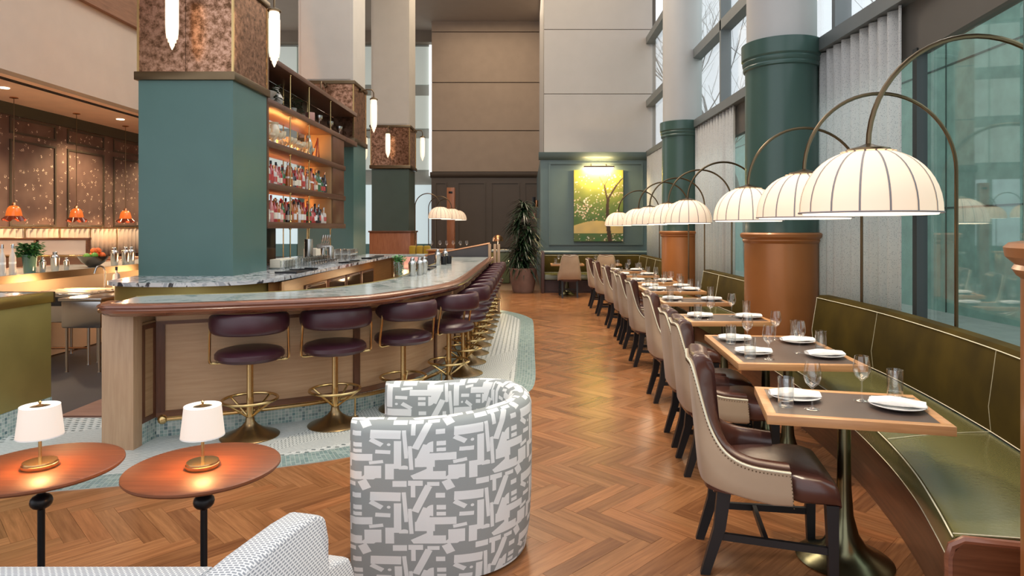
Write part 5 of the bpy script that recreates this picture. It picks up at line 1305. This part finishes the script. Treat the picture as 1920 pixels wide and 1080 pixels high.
# host desk with mushroom lamp, shelf behind the plant, wood post
t = thing('service_desk', 'green grey cabinet with stone top left of the big plant', 'cabinet', (-1.0, 19.5, 0))
bx((-.55, -.3, 0), (.45, .3, .92), .01).build('cabinet_body', mat('sage_cabinet', (.15, .17, .08), .4), t)
bx((-.6, -.34, .92), (.5, .34, .98), .008).build('stone_top', marb, t); bx((-.12, -.31, .02), (.1, -.295, .9)).build('brass_strip', brassp, t)
t = thing('dome_table_lamp', 'copper dome table lamp glowing on the service desk', 'lamp', (-.9, 19.45, .98))
MB().lathe([(.1, 0), (.1, .015), (.012, .03), (.012, .33)], 16).build('stand', copperm, t); MB().lathe([(.17, .25), (.165, .32), (.12, .4), (.05, .44), (0, .45)], 24).build('dome', copperm, t)
MB().lathe([(0, .26), (.15, .262), (.15, .27), (0, .27)], 20).build('glow_disc', bulb, t); point('dome_lamp_light', (-.9, 19.3, 1.18), 14, (1, .8, .4), .05)
t = thing('brass_display_shelf', 'brass framed shelf with small objects behind the plant', 'shelf', (.08, 19.8, 0))
for z in (.5, 1.0, 1.2, 1.9, 2.25): bx((-.3, -.15, z), (.3, .15, z+.015)).build('shelf_board', mat('bronze_glass', (.2, .15, .08), .2, .5), t)
for x in (-.3, .3):
    for y in (-.15, .15): MB().tube([(x, y, 0), (x, y, 2.3)], .012, 6).build('upright', brass, t)
for q, (x, z, h) in enumerate(((-.1, 1.915, .22), (.1, 1.915, .16), (.2, 1.015+.2, .2), (0, 1.215, .3), (.1, 2.265, .3), (.18, 2.265, .2))):
    o = cyl('ornament_jar', 'small %s jar %s on the brass shelf behind the plant' % (('bronze', 'pink', 'dark', 'pale', 'black', 'copper')[q], ('left of the middle board', 'right of the middle board', 'on the second board, right', 'on the second board, left', 'on the top board, left', 'on the top board, right')[q]), 'jar', (.08+x, 19.8, z), .05, h, (bronze, MATS['dusty_pink_ceramic'], blackm, cer, blackm, copperm)[q])
t = thing('wood_post', 'orange brown square timber post in front of the dark panelled wall', 'post', (-2.4, 20.3, 0))
bx((-.12, -.12, 0), (.12, .12, 2.88), .01).build('shaft', cherry, t); bx((-.06, -.135, 2.70), (.06, -.12, 2.76), .004).build('bracket', blackm, t)
t = thing('yellow_booth_seat', 'mustard yellow tufted booth seat beyond the bar, right of the farthest square column', 'bench', (-2.9, 17.4, 0))
for k in range(3): bx((-.27+k*.19, -.1, .3), (-.09+k*.19, .1, 1.15), .04).build('back_channel', mat('mustard_velvet', (.42, .27, .01), .6, sheen=.2), t)
bx((-.27, -.5, .15), (.3, -.1, .46), .04).build('seat', MATS['mustard_velvet'], t); bx((-.25, -.48, 0), (.28, .08, .15)).build('plinth', walnut, t)
t = thing('high_table', 'tall walnut table with glasses beyond the end of the bar', 'table', (-2.05, 16.9, 0))
bx((-.55, -.35, 1.03), (.55, .35, 1.07), .006).build('tabletop', oakt, t); bx((-.5, -.3, .2), (.5, .3, 1.03), .01).build('panelled_base', cherry, t); bx((-.45, -.28, 0), (.45, .28, .2)).build('plinth', walnut, t)
for q in range(6):
    x, y = ((-2.5, 16.85), (-2.3, 17.0), (-2.1, 16.8), (-1.95, 17.0), (-1.75, 16.85), (-1.6, 17.0))[q]
    put(wineP, (x, y, 1.0705), '%s wine glass from the left on the tall table beyond the bar' % ORD[q], 'wine glasses beyond the bar')
    if q % 2 == 0: put(plateP, (x+.1, y-.13, 1.0705), '%s white plate from the left on the tall table beyond the bar' % ORD[q//2], 'plates beyond the bar', 0, .7)

# ================================================================ LEFT DINING ROOM
def bellp():
    t = thing('bell_pendant', 'x', 'lamp')
    MB().lathe([(0, 1.905), (.055, 1.905), (.06, 1.893), (.02, 1.885)], 16).build('ceiling_canopy', copperm, t); MB().tube([(0, 0, .25), (0, 0, 1.89)], .005, 6).build('cord', bronze, t)
    MB().lathe([(.02, .27), (.03, .25), (.035, .22)], 12).build('socket', copperm, t)
    MB().lathe([(.03, .225), (.06, .215), (.085, .18), (.098, .13), (.105, .09), (.108, .06)], 24, cap=False).build('amber_bell', amber, t, 60)
    V = []; F = []; n = 48
    for k in range(n):
        a = 2*math.pi*k/n; wv = math.sin(a*6)
        V += [(.107*math.cos(a), .107*math.sin(a), .065), ((.15+.018*wv)*math.cos(a), (.15+.018*wv)*math.sin(a), .0+.022*wv)]
    for k in range(n): q = (k+1) % n; F.append((2*k, 2*q, 2*q+1, 2*k+1))
    MB().add(V, F).build('ruffled_rim', amberd, t, 60); return t
bp_ = bellp()
for i, (x, y) in enumerate(((-7.98, 10.1), (-7.98, 11.5), (-7.98, 12.9), (-7.98, 8.7))):
    lab = 'amber glass bell pendant, %s over the left dining booths' % ('left one in view', 'middle one in view', 'right one in view', 'hanging just outside the frame')[i]; g = 'amber bell pendants'
    if i == 0: bp_.location = (x, y, 1.735); bp_['label'] = lab; bp_['group'] = g
    else: dup(bp_, (x, y, 1.735), 0, lab, g)
    point('pendant_light', (x, y, 1.72), 12, (1, .55, .26), .04)
for i, (x, y) in enumerate(((-7.57, 9.4), (-7.58, 12.1), (-7.57, 6.7), (-7.57, 14.8))):
    t = tag(MB().lathe([(0, -.004), (.05, -.004), (.065, -.006), (.065, .002), (0, .002)], 20).build('recessed_downlight', down, None, loc=(x, y, 3.637)), 'round recessed downlight %s in the left soffit' % ('at the left picture edge', 'beside the nearest square column', 'nearest the camera', 'farthest back')[i], 'light', 'soffit downlights')
    spot('downlight', (x, y, 3.6), 260, WARM, 130, (x-.2, y, 0), .06)
for i in range(5):
    y0 = 7.6+i*1.62
    curtain((-8.40, y0), (-8.40, y0+1.56), 1.08, 1.60, 'cafe_curtain', 'pleated cream half curtain, %s along the papered wall' % ORD[i], cafe, .025, .13, 'cream half curtains', 'curtain')
t = thing('curtain_rail', 'thin beaded brass rail over the cream half curtains', 'rail', (-8.38, 11, 1.62))
MB().tube([(0, -4, 0), (0, 4.6, 0)], .012, 8).build('rail', brass, t)
for k in range(11): MB().tube([(0, -3.4+k*.81, 0), (0, -3.4+k*.81, -.55)], .009, 6).build('rail_post', brass, t)
t = thing('frosted_booth_screen', 'low booth screen of frosted panels in dark frames', 'screen', (-7.3, 9.8, 0))
bx((-.85, -.05, 0), (.7, .05, 1.17)).build('screen_base', mat('booth_brown', (.16, .08, .05), .4), t)
bx((-1.1, -.05, 1.17), (.7, .05, 1.20), .004).build('brass_sill', brass, t); bx((-1.1, -.04, 1.43), (.7, .04, 1.465), .004).build('top_rail', walnut, t)
for x0, x1 in ((-1.1, -.12), (-.06, .66)):
    bx((x0, -.012, 1.21), (x1, .012, 1.43)).build('frosted_pane', gl_frost, t, 0); bx((x1, -.035, 1.2), (x1+.035, .035, 1.44), .003).build('frame_post', walnut, t)
def booth(loc, label):
    t = thing('dining_booth', label, 'bench', loc, 0, 'brown tufted booths along the papered wall'); bb = mat('tufted_brown_leather', (.13, .05, .03), .35, bump=.3, bs=18)
    bx((-.7, -.35, .0), (.7, .35, .3)).build('plinth', walnut, t); bx((-.7, -.33, .3), (.7, .33, .46), .04).build('seat', bb, t); bx((-.7, .2, .46), (.7, .38, 1.05), .05).build('tufted_back', bb, t)
    MB().tube([(-.7, .29, 1.05), (.72, .29, 1.05)], .03, 8).build('top_roll', MATS['booth_brown'], t)
booth((-7.6, 12.0, 0), 'brown tufted booth behind the frosted screen'); booth((-7.5, 13.9, 0), 'brown tufted booth beside the nearest square column')
for i, (x, y) in enumerate(((-7.6, 8.9), (-7.4, 11.1))):
    t = thing('marble_table', ('dark marble booth table in front of the frosted screen', 'dark marble booth table beyond the fruit bowl')[i], 'table', (x, y, 0), 0, 'dark marble booth tables')
    bx((-.6, -.4, .72), (.6, .4, .76), .006).build('tabletop', marble('dark_marble', (.16, .15, .15), (.4, .36, .33), scale=5.0), t); MB().lathe([(.2, 0), (.2, .02), (.03, .05), (.03, .72)], 16).build('pedestal', blackm, t)

# labels: things that still share one are told apart by their order across the picture
byl = {}
for o in scn.objects:
    if o.parent is None and o.get('label') and o.get('category'): byl.setdefault(o['label'], []).append(o)
for lb_, os_ in byl.items():
    if len(os_) > 1:
        os_.sort(key=lambda o: o.location.x/max(.5, o.location.y))
        if len(os_) > len(ORD): continue
        for q, o in enumerate(os_):
            w = 'from left' if len(lb_.split()) > 13 else 'from the left'
            o['label'] = lb_+', '+ORD[q]+' '+w
